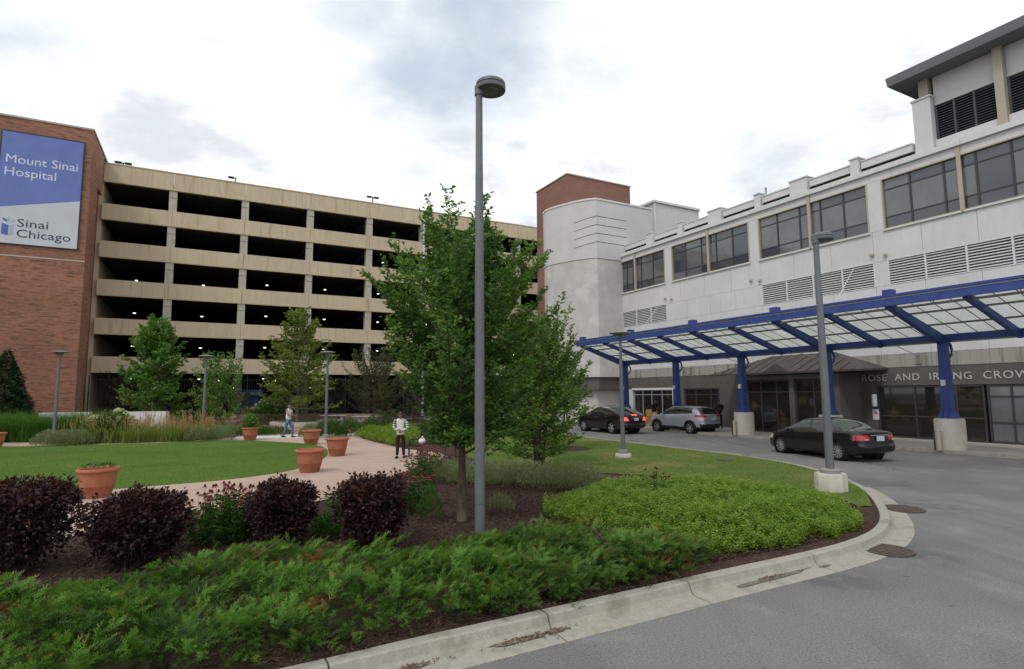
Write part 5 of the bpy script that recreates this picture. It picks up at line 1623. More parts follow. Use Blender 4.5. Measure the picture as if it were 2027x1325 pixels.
person('person in dark top half hidden by the young tree and hatchback', (*uvw(24.4, 36.8), .02), R(-100), STAND, dict(legs='cloth_dark', top='cloth_dark', skin='skin_dark', hair='hair', shoe='shoe', sleeve=1.5), 1.02)
for (v, u, sz, z, m_, lab) in ((28.6, 31.9, .34, 0, 'cardboard', 'brown cardboard box at the bottom of the pile by the sliding doors'), (28.6, 31.9, .30, .52, 'cardboard', 'smaller cardboard box on top of the pile by the sliding doors')):
    bx_ = empty('cardboard_box', (*uvw(v, u), .12 + z), BR + z * .3, lab, 'box', 'boxes by the sliding doors')
    box('carton', -sz, sz, -sz, sz, 0, .5, m_, bx_, .01)
    box('tape', -sz - .001, sz + .001, -.03, .03, .5005, .502, 'tan_frame', bx_)
cb = empty('waste_bin', (*uvw(28.7, 29.8), .12), BR, 'grey waste bin beside the sliding doors', 'bin')
lathe('bin_body', [(.26, 0), (.28, .05), (.28, .85), (.25, .95)], 18, 'gal', cb)
lathe('bin_lid', [(.27, .952), (.22, 1.05), (.05, 1.1)], 18, 'black_metal', cb)

# ================================================================== TREES
def tree(name, label, cat, base, H, th, R0, nl, env, elev, mat, leaf=(.08, .045), twig=.5, tw_step=.13, lf_step=.05, seed=1, bark='bark', lean=(0, 0), stems=1, group=None, start=.12, clumpy=.0, curve=22, extra=(), prune=None):
    rng = np.random.default_rng(seed)
    o = empty(name, (base[0], base[1], .14), 0, label, cat, group)
    tb, P, D, Nn, Rr = [], [], [], [], []
    def leaves_along(pts, frac0, step, tone):
        pts = np.asarray(pts)
        seg = np.linalg.norm(np.diff(pts, axis=0), axis=1); cl = np.concatenate([[0], np.cumsum(seg)])
        n = int(cl[-1] * (1 - frac0) / step)
        if n < 1: return
        s = cl[-1] * frac0 + (np.arange(n) + rng.random(n) * .8) * step
        p = np.stack([np.interp(s, cl, pts[:, k]) for k in range(3)], 1)
        t = unit(np.stack([np.interp(s + .02, cl, pts[:, k]) for k in range(3)], 1) - np.stack([np.interp(s - .02, cl, pts[:, k]) for k in range(3)], 1))
        side = unit(np.cross(t, [0, 0, 1]) + 1e-6) * np.where(np.arange(n) % 2 == 0, 1, -1)[:, None]
        d_ = t * .55 + side * .85 + rng.normal(0, .38, (n, 3)) + [0, 0, .08]
        P.append(p); D.append(d_); Nn.append(np.array([0, 0, .75]) + rng.normal(0, .75, (n, 3))); Rr.append(np.clip(tone + rng.normal(0, .22, n), 0, 1))
    def limb(p0, az, el, ln, r0, tone, tw):
        n = 8
        pts = [np.array(p0)]
        e, a = el, az
        for k in range(n):
            e = min(R(84), e + R(curve) / n + rng.normal(0, .05)); a += rng.normal(0, .10)
            pts.append(pts[-1] + ln / n * np.array([math.cos(a) * math.cos(e), math.sin(a) * math.cos(e), math.sin(e)]))
        pts = np.array(pts)
        tb.append((pts, np.linspace(r0, .004, n + 1), 5 if r0 > .012 else 3))
        leaves_along(pts, .45, lf_step, tone)
        m = max(2, int(ln * .86 / tw_step))
        for k in range(m):
            f = .14 + .84 * (k + rng.random()) / m
            i = f * n; j = min(int(i), n - 1); q = pts[j] + (pts[j + 1] - pts[j]) * (i - j)
            dirn = unit(pts[j + 1] - pts[j])
            aa = math.atan2(dirn[1], dirn[0]) + (1 if k % 2 else -1) * R(rng.uniform(30, 78)); ee = math.asin(np.clip(dirn[2], -1, 1)) * .55 + R(rng.uniform(-14, 32))
            l2 = tw * (1.05 - .55 * f) * rng.uniform(.55, 1.25)
            if rng.random() < clumpy: continue
            tp = [q]
            for w in range(4):
                ee += rng.normal(.03, .10); aa += rng.normal(0, .14)
                tp.append(tp[-1] + l2 / 4 * np.array([math.cos(aa) * math.cos(ee), math.sin(aa) * math.cos(ee), math.sin(ee)]))
            tp = np.array(tp)
            tb.append((tp, np.linspace(max(.003, r0 * .25), .0015, 5), 3))
            leaves_along(tp, .05, lf_step, tone + rng.normal(0, .08))
            for sg in ((-1, 1) if l2 > .28 else ()):
                b = tp[2]; a3 = aa + sg * R(rng.uniform(30, 60)); e3 = ee + rng.normal(0, .25); l3 = l2 * rng.uniform(.3, .55)
                ep = np.array([b, b + l3 * .5 * np.array([math.cos(a3) * math.cos(e3), math.sin(a3) * math.cos(e3), math.sin(e3)]), b + l3 * np.array([math.cos(a3) * math.cos(e3), math.sin(a3) * math.cos(e3), math.sin(e3 + .1)])])
                leaves_along(ep, .0, lf_step, tone + rng.normal(0, .08))
    for st in range(stems):
        sa = 2 * math.pi * st / max(1, stems) + rng.uniform(0, .8)
        spread = 0 if stems == 1 else .28 * H * rng.uniform(.5, 1.0) * .55
        off = np.array([math.cos(sa), math.sin(sa), 0]) * (0 if stems == 1 else .10)
        tz = np.linspace(0, H * .93, 14)
        tp = np.stack([off[0] + lean[0] * tz / H + np.cumsum(rng.normal(0, .010 * H / 6, 14)) + math.cos(sa) * spread * (tz / H) ** 1.3,
                       off[1] + lean[1] * tz / H + np.cumsum(rng.normal(0, .010 * H / 6, 14)) + math.sin(sa) * spread * (tz / H) ** 1.3, tz], 1)
        tp[0, :2] = off[:2]
        rr = R0 * np.interp(tz / H, [0, .03, .1, .5, .93], [1.25, 1.05, 1.0, .55, .08])
        tb.append((tp, rr, 9))
        leaves_along(tp, .72, lf_step, .55)
        N_ = max(3, int(nl / stems))
        for k in range(N_):
            f = (k + rng.random() * .9) / N_
            hh = th + (H * .92 - th) * f ** .92
            p0 = np.array([np.interp(hh, tz, tp[:, i]) for i in range(3)])
            az = k * 2.39996 + st * 1.3 + rng.normal(0, .3)
            el = R(elev[0] + (elev[1] - elev[0]) * f + rng.normal(0, 7))
            ln = env(f) * rng.uniform(.72, 1.12) / max(.5, math.cos(el + R(curve) * .5)) * (1.0 if stems == 1 else .8)
            ln = min(ln, 1.25 * env(f) + .45)
            tone = .5 + .22 * math.sin(k * 1.7 + seed) + rng.normal(0, .1)
            limb(p0, az, el, ln, max(.006, float(np.interp(hh, tz, rr)) * .42), tone, twig * (1 - .35 * f))
    for (p0, az, el, ln) in extra: limb(np.array(p0), R(az), R(el), ln, .018, .6, twig)
    tubes('trunk', tb, bark, o)
    P = np.concatenate(P); D = np.concatenate(D); Nn = np.concatenate(Nn); Rr = np.concatenate(Rr)
    if prune is not None:
        kp = ~((P[:, 0] < prune[0]) & (P[:, 2] < prune[1]))
        P, D, Nn, Rr = P[kp], D[kp], Nn[kp], Rr[kp]
    sz = rng.uniform(.7, 1.2, len(P))
    leaves_mesh('crown', P, D, Nn, leaf[0] * sz, leaf[1] * sz, mat, rng, o, Rr)
    print('LEAVES', name, len(P))
    return len(P)

NL = {}
NL['main'] = tree('elm_tree', 'large dark green tree in the mulch behind the tall lamp post', 'tree', (-.92, 10.5), 4.45, 1.15, .078, 88, lambda f: float(np.interp(f, [0, .12, .35, .6, .85, 1], [1.0, 1.4, 1.98, 1.6, .95, .38])), (20, 66), 'leaf_main', (.100, .058), .66, .082, .046, 29,
    extra=[((0, 0, 3.9), 172, 66, 2.1), ((0, 0, 4.0), 120, 74, 2.2), ((0, 0, 3.7), 8, 60, 2.2), ((0, 0, 3.9), -30, 72, 1.7), ((0, 0, 3.3), 4, 36, 2.4), ((0, 0, 2.7), 0, 20, 2.2), ((0, 0, 2.9), 176, 26, 1.75), ((0, 0, 2.4), 182, 34, 1.75), ((0, 0, 2.5), -10, 14, 1.9), ((0, 0, 2.3), 172, 30, 1.8), ((0, 0, 1.7), 15, 8, 1.5), ((0, 0, 1.5), -30, -10, 1.1), ((0, 0, 1.5), 250, -14, .9), ((0, 0, 1.5), -75, -12, 1.0), ((0, 0, 1.6), 225, -6, .8), ((0, 0, 1.45), -55, -14, 1.15), ((0, 0, 1.5), 275, -16, .9), ((0, 0, 1.5), 5, -10, 1.2), ((0, 0, 1.6), -15, -4, 1.5), ((0, 0, 1.6), 40, -6, 1.2)], prune=(-.72, 2.3))
NL['b'] = tree('serviceberry', 'lighter green many-stemmed small tree between the big tree and the drive', 'tree', (.78, 17.3), 3.85, .28, .040, 90, lambda f: 1.15 * (1 - f) ** .45 + .55, (8, 58), 'leaf_light', (.105, .068), .62, .085, .050, 12, stems=5, bark='bark')
NL['c'] = tree('young_tree', 'slim young tree in a mulch ring beside the drive', 'tree', (2.2, 23.3), 3.6, 1.3, .045, 34, lambda f: 1.15 * (1 - f) ** .6 + .3, (5, 55), 'leaf_light', (.12, .08), .6, .09, .055, 13, bark='pale_bark')
NL['d'] = tree('birch_tree', 'fresh green tree left of the plumed grasses against the garage', 'tree', (-23.7, 38), 7.1, .7, .10, 74, lambda f: 2.15 * (1 - f) ** .6 + .3, (8, 58), 'leaf_fresh', (.23, .19), .95, .16, .10, 14, bark='pale_bark')
NL['e'] = tree('locust_tree', 'yellow-green tree inside the round planter kerb', 'tree', (-15.95, 42.6), 8.5, 1.2, .11, 78, lambda f: 3.0 * (1 - f) ** .75 + .35, (4, 52), 'leaf_yellow', (.22, .14), 1.05, .18, .11, 15, bark='pale_bark')
NL['f'] = tree('open_shrub', 'tall open shrub with bare twigs beside the potted plant', 'shrub', (-18.3, 35.8), 3.9, .25, .05, 66, lambda f: 1.7 * (1 - f) ** .35 + .4, (20, 58), 'leaf_fresh', (.16, .11), .8, .15, .11, 16, stems=6, clumpy=.2)
NL['g'] = tree('olive_shrub', 'broad grey-olive shrub against the garage fence', 'shrub', (-11.0, 46.3), 3.9, .2, .05, 96, lambda f: 3.4 * (1 - f) ** .4 + .5, (18, 58), 'leaf_olive', (.13, .07), .9, .18, .09, 17, stems=7)
NL['h'] = tree('dark_shrub', 'dark leafless-looking shrub at the foot of the garage fence', 'shrub', (-31.0, 45.2), 3.8, .2, .04, 46, lambda f: 1.5 * (1 - f) ** .4 + .3, (20, 60), 'leaf_dark', (.12, .07), .7, .24, .12, 18, stems=5)
NL['i'] = tree('dark_shrub', 'dark evergreen shrub behind the walking person and picnic tables', 'shrub', (-14.4, 46.0), 2.6, .1, .04, 46, lambda f: 1.9 * (1 - f) ** .4 + .3, (10, 55), 'leaf_dark', (.12, .07), .7, .24, .11, 19, stems=5)
NL['j'] = tree('dark_shrub', 'dark shrub between the hydrangeas and the open shrub', 'shrub', (-24.0, 45.0), 2.4, .1, .04, 40, lambda f: 1.6 * (1 - f) ** .4 + .3, (10, 55), 'leaf_dark', (.12, .07), .7, .24, .12, 20, stems=5)
NL['k'] = tree('dark_shrub', 'low dark shrub under the edge of the big tree', 'shrub', (-6.4, 37.5), 2.0, .1, .03, 40, lambda f: 1.4 * (1 - f) ** .4 + .3, (10, 55), 'leaf_dark', (.11, .06), .6, .22, .11, 21, stems=5)

def conifer(base, H, Rb, lab, seed):
    rng = np.random.default_rng(seed)
    o = empty('conifer', (base[0], base[1], .14), 0, lab, 'tree')
    tubes('trunk', [([(0, 0, 0), (0, 0, H * .5), (0, 0, H * .97)], [.09, .05, .01], 8)], 'bark', o)
    n = 20000
    f = 1 - np.sqrt(rng.random(n))
    az = rng.random(n) * 2 * math.pi
    lobes = 1 + .16 * np.sin(az * 7 + f * 40) + .10 * np.sin(az * 3 + f * 17)
    rad = Rb * (1 - f) ** .85 * lobes * np.sqrt(rng.random(n) * .7 + .3)
    P = np.stack([rad * np.cos(az), rad * np.sin(az), f * H + .1 - rad * .12], 1)
    D = np.stack([np.cos(az), np.sin(az), rng.normal(.25, .25, n)], 1) + rng.normal(0, .35, (n, 3))
    leaves_mesh('crown', P, D, np.array([0, 0, 1.]) + rng.normal(0, .4, (n, 3)), rng.uniform(.12, .24, n), .06, 'conifer', rng, o, np.clip(rng.normal(.5, .25, n), 0, 1), droop=.2)
conifer((-31.9, 36.0), 5.2, 1.75, 'dark conifer beside the brick tower', 3)

# ================================================================== SHRUBS AND GROUND PLANTS
def ninebark(base, w, dpt, h, lab, seed, n, top=.85, flat=.5):
    """clipped purple shrub: stems fan out from the ground, small leaves fill an upright block of growth"""
    rng = np.random.default_rng(seed)
    o = empty('ninebark_shrub', (base[0], base[1], .14), 0, lab, 'shrub', 'purple-leaved shrubs along the path')
    tb = []
    for k in range(34):
        a = rng.random() * 2 * math.pi; rr = math.sqrt(rng.random())
        ex, ey = math.cos(a) * rr * w * .46, math.sin(a) * rr * dpt * .46
        hz = h * rng.uniform(.55, .92)
        b0x, b0y = ex * .32, ey * .32
        tb.append(([(b0x, b0y, 0), (b0x + (ex - b0x) * .45 + rng.normal(0, .02), b0y + (ey - b0y) * .45, hz * .45), (ex, ey, hz)], [.010, .007, .003], 4))
    tubes('stems', tb, 'bark', o)
    m = n // 9
    a = rng.random(m) * 2 * math.pi
    zf = rng.random(m) ** .75
    prof = np.interp(zf, [0, .15, .35, .6, .85, 1.0], [.55, .74, .93, 1.0, 1.0, flat])
    lump = 1 + .10 * np.sin(a * 3 + seed + zf * 2) + .09 * np.sin(a * 5 + seed * 3) + .08 * np.sin(a * 8 + zf * 9 + seed * 2) + rng.normal(0, .06, m)
    rr = np.power(rng.random(m), .36) * prof * lump
    keep = ~((zf < .32) & (rng.random(m) < .78 - zf * 1.6))
    a, zf, rr = a[keep], zf[keep], rr[keep]
    hz = h * (1 + .07 * np.sin(a * 3 + seed) + .06 * np.sin(a * 5 + rr * 6 + seed) + rng.normal(0, .035, len(a)))
    C = np.stack([np.cos(a) * rr * w * .5, np.sin(a) * rr * dpt * .5, .06 + zf * hz], 1)
    # a few long shoots break the clipped top
    sh = rng.random((64, 3)); ang = sh[:, 0] * 6.283
    ST = np.stack([np.cos(ang) * np.sqrt(sh[:, 1]) * w * .46, np.sin(ang) * np.sqrt(sh[:, 1]) * dpt * .46, h * (.96 + sh[:, 2] ** 2 * .20)], 1)
    C = np.concatenate([C, ST, ST + [0, 0, -.05], ST + [0, 0, -.10]])
    P = np.repeat(C, 9, 0) + rng.normal(0, .028, (len(C) * 9, 3))
    D = P - np.repeat(C, 9, 0) + rng.normal(0, .02, P.shape) + unit(np.repeat(C - [0, 0, h * .35], 9, 0)) * .03
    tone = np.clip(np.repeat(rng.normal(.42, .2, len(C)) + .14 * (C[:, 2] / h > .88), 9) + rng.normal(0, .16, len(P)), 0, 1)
    leaves_mesh('foliage', P, D, np.array([0, -.25, .7]) + rng.normal(0, .6, P.shape), rng.uniform(.042, .072, len(P)), rng.uniform(.032, .050, len(P)), 'ninebark', rng, o, tone)
ninebark((-6.62, 7.75), 1.28, 1.25, .97, 'dark purple clipped shrub cut off by the photo edge', 31, 13500, flat=.62)
ninebark((-5.10, 8.0), 1.10, 1.1, .80, 'dark purple shrub with loose shoots beside the coneflowers', 32, 10500, flat=.42)
ninebark((-3.56, 9.05), .92, .9, .77, 'rounded purple shrub in the middle of the mulch bed', 33, 8500, flat=.42)
ninebark((-2.09, 8.75), .90, .9, .86, 'square-clipped purple shrub closest to the tall lamp post', 34, 9800, flat=.75)

# juniper: feathery sprays over low hummocks
def juniper_template():
    V_, T_, tr = [], [], []
    def spike(a, b, w, t):
        a, b = np.array(a), np.array(b)
        d_ = b - a; s_ = np.array([-d_[1], d_[0], 0]); s_ = s_ / (np.linalg.norm(s_) + 1e-9) * w
        k = len(V_)
        m = a + d_ * .35
        V_.extend([a, a, a, a])
        if True:
            V_[-4:] = [a - s_ * .7, a + s_ * .7, b]
            T_.append((k, k + 1, k + 2)); tr.extend([t - .15, t - .15, t + .15]); return
        T_.extend([(k, k + 1, k + 2), (k, k + 2, k + 3)]); tr.extend([t - .25, t - .05, t + .15, t - .05])
    n = 6
    for i in range(n):
        f = (i + .5) / n
        x = f * .82; z = .14 * math.sin(f * 2.6)
        for s in (-1, 1):
            ln = .36 * (1 - f * .68)
            aa = R(30 + 10 * (1 - f)) * s
            lift = .10 * (1 if (i + (s > 0)) % 2 else -.3)
            e = (x + math.cos(aa) * ln, math.sin(aa) * ln, z + lift)
            spike((x, 0, z), e, .034, f * .5)
            for (q, sg) in ((.45, 1), (.6, -1)):
                p = (x + math.cos(aa) * ln * q, math.sin(aa) * ln * q, z + lift * q)
                a2 = aa + sg * R(30)
                l2 = ln * .45
                spike(p, (p[0] + math.cos(a2) * l2, p[1] + math.sin(a2) * l2, p[2] + .06), .026, f * .5 + .08)
    spike((0, 0, 0), (.5, 0, .13), .02, -.1); spike((.45, 0, .13), (1.06, 0, .10), .022, .5)
    return np.array(V_), np.array(T_), np.array(tr)
JT = juniper_template()
def junipers(name, lab, poly, nc, per, mat, seed, tall=.30):
    """arching branches, each feathered with sprays that brighten towards the young tips"""
    r_ = np.random.default_rng(seed)
    C = sample(poly, nc, r_)
    ed = np.clip(edge_dist(C, poly) / .4, 0, 1)
    hm = .5 + .5 * np.sin(C[:, 0] * 2.6 + C[:, 1] * 1.2 + 1.2 * np.sin(C[:, 1] * 1.9)) * np.sin(C[:, 1] * 2.9 - C[:, 0] * 1.1 + .8)
    hot = r_.random(nc) < .36
    z0 = .15 + .07 * hot * ed + (.02 + tall * (.25 + .75 * hm) * ed ** .38) * r_.uniform(.30, 1.0, nc)
    az = r_.normal(R(-25), 1.15, nc)
    az = np.where(edge_dist(C, poly) < .3, r_.normal(R(-50), .8, nc), az)
    el = r_.normal(R(13), R(9), nc)
    L = np.where(hot, r_.uniform(.34, .62, nc), r_.uniform(.26, .5, nc))
    el = np.where(hot, el + R(7), el)
    D0 = np.stack([np.cos(az) * np.cos(el), np.sin(az) * np.cos(el), np.sin(el)], 1)
    f = np.tile((np.arange(per) + .5) / per, nc) + r_.normal(0, .04, nc * per)
    rep = lambda q: np.repeat(q, per, 0)
    Pp = np.stack([rep(C[:, 0]), rep(C[:, 1]), rep(z0)], 1) + rep(D0) * (rep(L) * (f - .45))[:, None]
    Pp[:, 2] += -.05 * f ** 2 + .03 * np.sin(f * 3) + r_.normal(0, .012, len(f))
    side = np.tile(np.where(np.arange(per) % 2 == 0, 1.0, -1.0), nc)
    a2 = rep(az) + side * R(46) * (1 - .75 * f) + r_.normal(0, .28, len(f))
    t2 = rep(el) * .6 + r_.normal(R(16), R(15), len(f))
    Rm = rotmats(a2, t2, side * -.35 + r_.normal(0, .4, len(f)))
    s_ = r_.uniform(.11, .20, len(f)) * (1.15 - .3 * f)
    hi = np.clip((rep(z0) - .15) / (tall + .05), 0, 1)
    br = rep(r_.normal(0, .17, nc))
    hb = rep(hot)
    tone = np.clip(np.where(hb, .34 + .34 * f, .03 + .12 * f) + .10 * hi + br * .6 + r_.normal(0, .06, len(f)), 0, .76)
    tone[rep(r_.random(nc) < .014)] = 1.0
    o = scatter(name, JT[0], JT[1], Pp, Rm, s_, mat, tone, None, JT[2] * .50)
    tag(o, lab, 'juniper', None, 'stuff')
    return o
J1 = [(-9.2, 1.05), (-5.2, 3.26), (-1.99, 5.06), (-1.0, 5.66), (-.2, 6.05), (.15, 7.4), (-.05, 8.45), (-.5, 8.55), (-1.3, 7.95), (-2.3, 7.6), (-3.0, 7.95), (-3.8, 7.6), (-4.3, 6.8), (-5.1, 6.4), (-6.2, 6.25), (-9.5, 5.3)]
J2 = [(-.35, 6.0), (1.25, 6.86), (2.15, 7.40), (2.6, 8.0), (2.0, 8.6), (1.2, 8.95), (.3, 8.95), (-.3, 8.7), (-.1, 7.5)]
junipers('juniper_groundcover', 'bright green feathery juniper groundcover spilling towards the kerb', J1, 2050, 12, 'juniper', 5, .36)
junipers('juniper_groundcover', 'deeper bluish green juniper groundcover right of the tall lamp post', J2, 720, 12, 'juniper_blue', 6, .32)
# dead brown twigs sticking out of the junipers
tb = []
for k in range(9):
    a = R(20 + k * 16)
    p = np.array([1.05 + .02 * k, 7.75, .48])
    tb.append(([p, p + .14 * np.array([math.cos(a), math.sin(a) * .5, .4 + .2 * math.sin(k)]), p + .26 * np.array([math.cos(a + .2), math.sin(a) * .5, .45 + .2 * math.sin(k)])], [.006, .005, .002], 4))
tb.append(([np.array([-3.05, 6.9, .5]), np.array([-2.85, 7.1, .62]), np.array([-2.78, 7.2, .70])], [.012, .01, .006], 5))
o = tubes('dead_twigs', tb, 'bark', None)
tag(o, 'bare brown twigs standing out of the juniper sprays', 'twigs', None, 'stuff')

# bright leafy groundcover on the bend
SUM = crom([(.75, 10.9), (1.3, 12.4), (2.2, 13.7), (3.6, 13.9), (5.0, 13.4), (6.2, 12.4), (6.45, 11.4), (6.1, 10.45), (5.45, 9.6), (4.6, 8.95), (3.7, 8.55), (2.95, 8.35), (2.4, 8.75), (1.7, 9.4)], 4, True)
rs = np.random.default_rng(8)
SUMJ = np.array(SUM) + rs.normal(0, .12, (len(SUM), 2))
P2 = sample(SUMJ, 12500, rs)
ed = np.clip(edge_dist(P2, SUM) / 1.0, 0, 1)
hm = .5 + .5 * np.sin(P2[:, 0] * 3.1 + 1.3 * np.sin(P2[:, 1] * 2.1)) * np.cos(P2[:, 1] * 2.7 + P2[:, 0])
zt_ = .14 + (.08 + .34 * ed ** .7 * (.45 + .55 * hm)) * np.power(rs.random(len(P2)), .40) + rs.random(len(P2)) ** 3 * .16
C = np.repeat(np.stack([P2[:, 0], P2[:, 1], zt_], 1), 9, 0)
k9 = np.tile(np.arange(9), len(P2))
az = np.repeat(rs.random(len(P2)) * 6.283, 9) + k9 * 2.4
off = np.stack([np.cos(az), np.sin(az), .15 + .3 * rs.random(len(az))], 1)
Pp = C + np.stack([np.cos(az) * .006, np.sin(az) * .006, -k9 * .014], 1)
tone = np.clip(np.repeat(rs.normal(.45, .2, len(P2)) + .18 * (hm - .5), 9) + rs.normal(0, .12, len(az)) - k9 * .02, 0, 1)
o = leaves_mesh('leafy_groundcover', Pp, off + rs.normal(0, .2, off.shape), np.array([0, 0, 1.]) + rs.normal(0, .3, off.shape), rs.uniform(.036, .066, len(az)), rs.uniform(.020, .036, len(az)), 'sumac', rs, None, tone)
tag(o, 'bright yellow-green leafy groundcover filling the bend of the kerb', 'groundcover', None, 'stuff')

# blade tufts: lawn, grasses, edging perennials
def blades(name, lab, P2, h, w, mat, seed, cat='grass', lean=.35, z0=.15, tone=(.5, .22), curl=.5, parent=None, kind='stuff'):
    """bent three-part grass blades"""
    r_ = np.random.default_rng(seed)
    n = len(P2)
    h = h * r_.uniform(.6, 1.15, n) if np.isscalar(h) else h
    az = r_.random(n) * 6.283
    le = np.abs(r_.normal(lean, lean * .5, n))
    dx = np.stack([np.cos(az), np.sin(az), 0 * az], 1)
    sd_ = np.stack([-np.sin(az + r_.normal(0, .6, n)), np.cos(az), 0 * az], 1) * (w * .5)
    b = np.stack([P2[:, 0], P2[:, 1], np.full(n, z0) if np.isscalar(z0) else z0], 1)
    m = b + dx * (h * le * .4)[:, None] + np.array([0, 0, 1.]) * (h * .62)[:, None]
    t = b + dx * (h * (le * .4 + le * curl))[:, None] + np.array([0, 0, 1.]) * (h * (1 - .25 * le))[:, None]
    v = np.stack([b - sd_, b + sd_, m + sd_ * .8, m - sd_ * .8, t], 1).reshape(-1, 3)
    k = np.arange(n)[:, None] * 5
    tr = np.concatenate([k + [0, 1, 2], k + [0, 2, 3], k + [3, 2, 4]], 1).reshape(-1, 3)
    rn = np.clip(r_.normal(tone[0], tone[1], n), 0, 1)
    o = fastmesh(name, v, tr, mat, parent, np.repeat(rn, 5))
    if lab: tag(o, lab, cat, None, kind)
    return o
rg = np.random.default_rng(21)
Lp = sample(LAWN, 150000, rg)
dist = np.linalg.norm(Lp, axis=1)
Lp = Lp[(rg.random(len(Lp)) < np.clip(18 / dist, .2, 1) ** 1.2) & (np.abs(Lp[:, 0] / Lp[:, 1]) < 1.0)]
blades('lawn_grass', 'short mown grass of the oval lawn', Lp, .030, .007, 'blade', 22, z0=.150, tone=(.45, .13))
Gp = sample(GR, 60000, rg)
Gp = Gp[rg.random(len(Gp)) < np.clip(17 / np.linalg.norm(Gp, axis=1), .2, 1)]
blades('verge_grass', 'patchy half-dry grass beside the drive', Gp, .040, .008, 'blade_dry', 23, z0=.144, tone=(.5, .18))

def tufts(poly_or_pts, n, per, spread, rng, avoid=()):
    C = sample(poly_or_pts, n, rng, avoid) if not isinstance(poly_or_pts, list) or len(poly_or_pts[0]) == 2 and n else np.array(poly_or_pts)
    return np.repeat(C, per, 0) + rng.normal(0, spread, (len(C) * per, 2))
def plumed(name, lab, poly, n, seed):
    r_ = np.random.default_rng(seed)
    P = tufts(poly, n, 70, .16, r_)
    o = empty(name, (0, 0, 0), 0, lab, 'ornamental grass')
    th_ = np.repeat(r_.uniform(.55, 1.05, n), 70)
    blades('blades', None, P, th_ * r_.uniform(.6, 1.1, len(P)), .022, 'reed', seed + 1, lean=.55, parent=o, tone=(.5, .28))
    S = P[::9] + r_.normal(0, .06, (len(P[::9]), 2))
    hs = th_[::9] * r_.uniform(.95, 1.42, len(S))
    a = r_.random(len(S)) * 6.283; ln_ = r_.uniform(0, .22, len(S))
    top = np.stack([S[:, 0] + np.cos(a) * ln_, S[:, 1] + np.sin(a) * ln_, .14 + hs], 1)
    base_ = np.stack([S[:, 0], S[:, 1], np.full(len(S), .3)], 1)
    D = top - base_
    pl = np.repeat(top, 5, 0) - np.repeat(unit(D), 5, 0) * (np.tile(np.arange(5), len(S)) * .07)[:, None]
    leaves_mesh('plumes', pl, np.repeat(unit(D), 5, 0) + r_.normal(0, .16, (len(pl), 3)), r_.normal(0, 1, (len(pl), 3)), .15, .022, 'plume', r_, o, np.clip(r_.normal(.5, .25, len(pl)), 0, 1), droop=0)
    o['kind'] = 'stuff'
plumed('plumed_grass', 'tan-plumed feather grasses behind the lawn', [(-20.8, 27.4), (-18.4, 27.7), (-16.3, 28.6), (-15.6, 29.6), (-16.8, 31.0), (-19.5, 31.2), (-22, 30.4), (-22.2, 28.2)], 95, 41)
plumed('plumed_grass', 'tan-plumed feather grasses right of the cream flower heads', [(-15.9, 29.8), (-14.9, 30.0), (-14.9, 31.6), (-16.8, 32.4), (-17.3, 31)], 20, 43)
P = tufts([(-30, 28.4), (-24.2, 28.6), (-22.8, 29.4), (-22.4, 31.2), (-24, 32.5), (-30, 32.6)], 75, 150, .28, np.random.default_rng(51))
hh = 1.75 * (1 - .35 * np.clip(np.abs(P[:, 1] - 31) / 3.2, 0, 1)) * np.random.default_rng(52).uniform(.55, 1.1, len(P)) + .1
blades('mounded_grass', 'fine bright green mounded grass at the far edge of the lawn', P, hh, .018, 'mound_grass', 53, lean=.75, curl=.8, tone=(.5, .2))

def leafy_clumps(name, lab, centres, n, w, h, mat, seed, leaf=(.05, .02), cat='perennial', up=.6, kind=None, group=None):
    """low mounds of small leaves on upright stems"""
    r_ = np.random.default_rng(seed)
    o = empty(name, (centres[0][0], centres[0][1], .14), 0, lab, cat, group, kind)
    C = np.array(centres) - np.array(centres[0])
    k = r_.integers(0, len(C), n)
    a = r_.random(n) * 6.283; rr = np.sqrt(r_.random(n)) * w
    zf = np.power(r_.random(n), .6)
    z = zf * h * np.clip(1.15 - (rr / w) ** 2 * .8, .2, 1.2)
    P = np.stack([C[k, 0] + np.cos(a) * rr, C[k, 1] + np.sin(a) * rr, z], 1)
    D = np.stack([np.cos(a) * rr / w, np.sin(a) * rr / w, np.full(n, up)], 1) + r_.normal(0, .45, (n, 3))
    leaves_mesh('foliage', P, D, np.array([0, 0, 1.]) + r_.normal(0, .5, (n, 3)), leaf[0] * r_.uniform(.7, 1.3, n), leaf[1] * r_.uniform(.7, 1.3, n), mat, r_, o, np.clip(r_.normal(.45, .22, n) + .15 * zf, 0, 1))
    return o
cm = [(-1.9 + .45 * i + .1 * math.sin(i * 3), 15.2 - .16 * i + .25 * math.sin(i * 1.7)) for i in range(9)]
leafy_clumps('catmint_edging', 'grey-green catmint band behind the bare mulch', cm, 15000, .66, .52, 'catmint', 61, (.06, .018), 'groundcover', 1.2, 'stuff')
leafy_clumps('catmint_edging', 'grey-green catmint clump left of the plumed grasses', [(-21.8, 27.2), (-21.0, 27.0), (-20.4, 27.1)], 5000, .7, .62, 'catmint', 62, (.10, .03), 'perennial', 1.2)
leafy_clumps('catmint_edging', 'grey-green catmint clump at the near end of the plumed grasses', [(-15.6, 28.9), (-14.9, 29.4)], 4000, .7, .62, 'catmint', 63, (.10, .03), 'perennial', 1.2)
leafy_clumps('spreading_shrub', 'low bright green spreading shrubs between grasses and plaza', [(-15.5, 32.6), (-14.6, 33.0), (-16.6, 33.2), (-13.8, 33.2), (-17.8, 33.4)], 9000, 1.0, .45, 'cone_leaf', 64, (.10, .04), 'shrub', .6)
bed2 = [(-7.6 + .55 * i, 30.6 - 1.0 * i + .2 * math.sin(i * 2)) for i in range(6)]
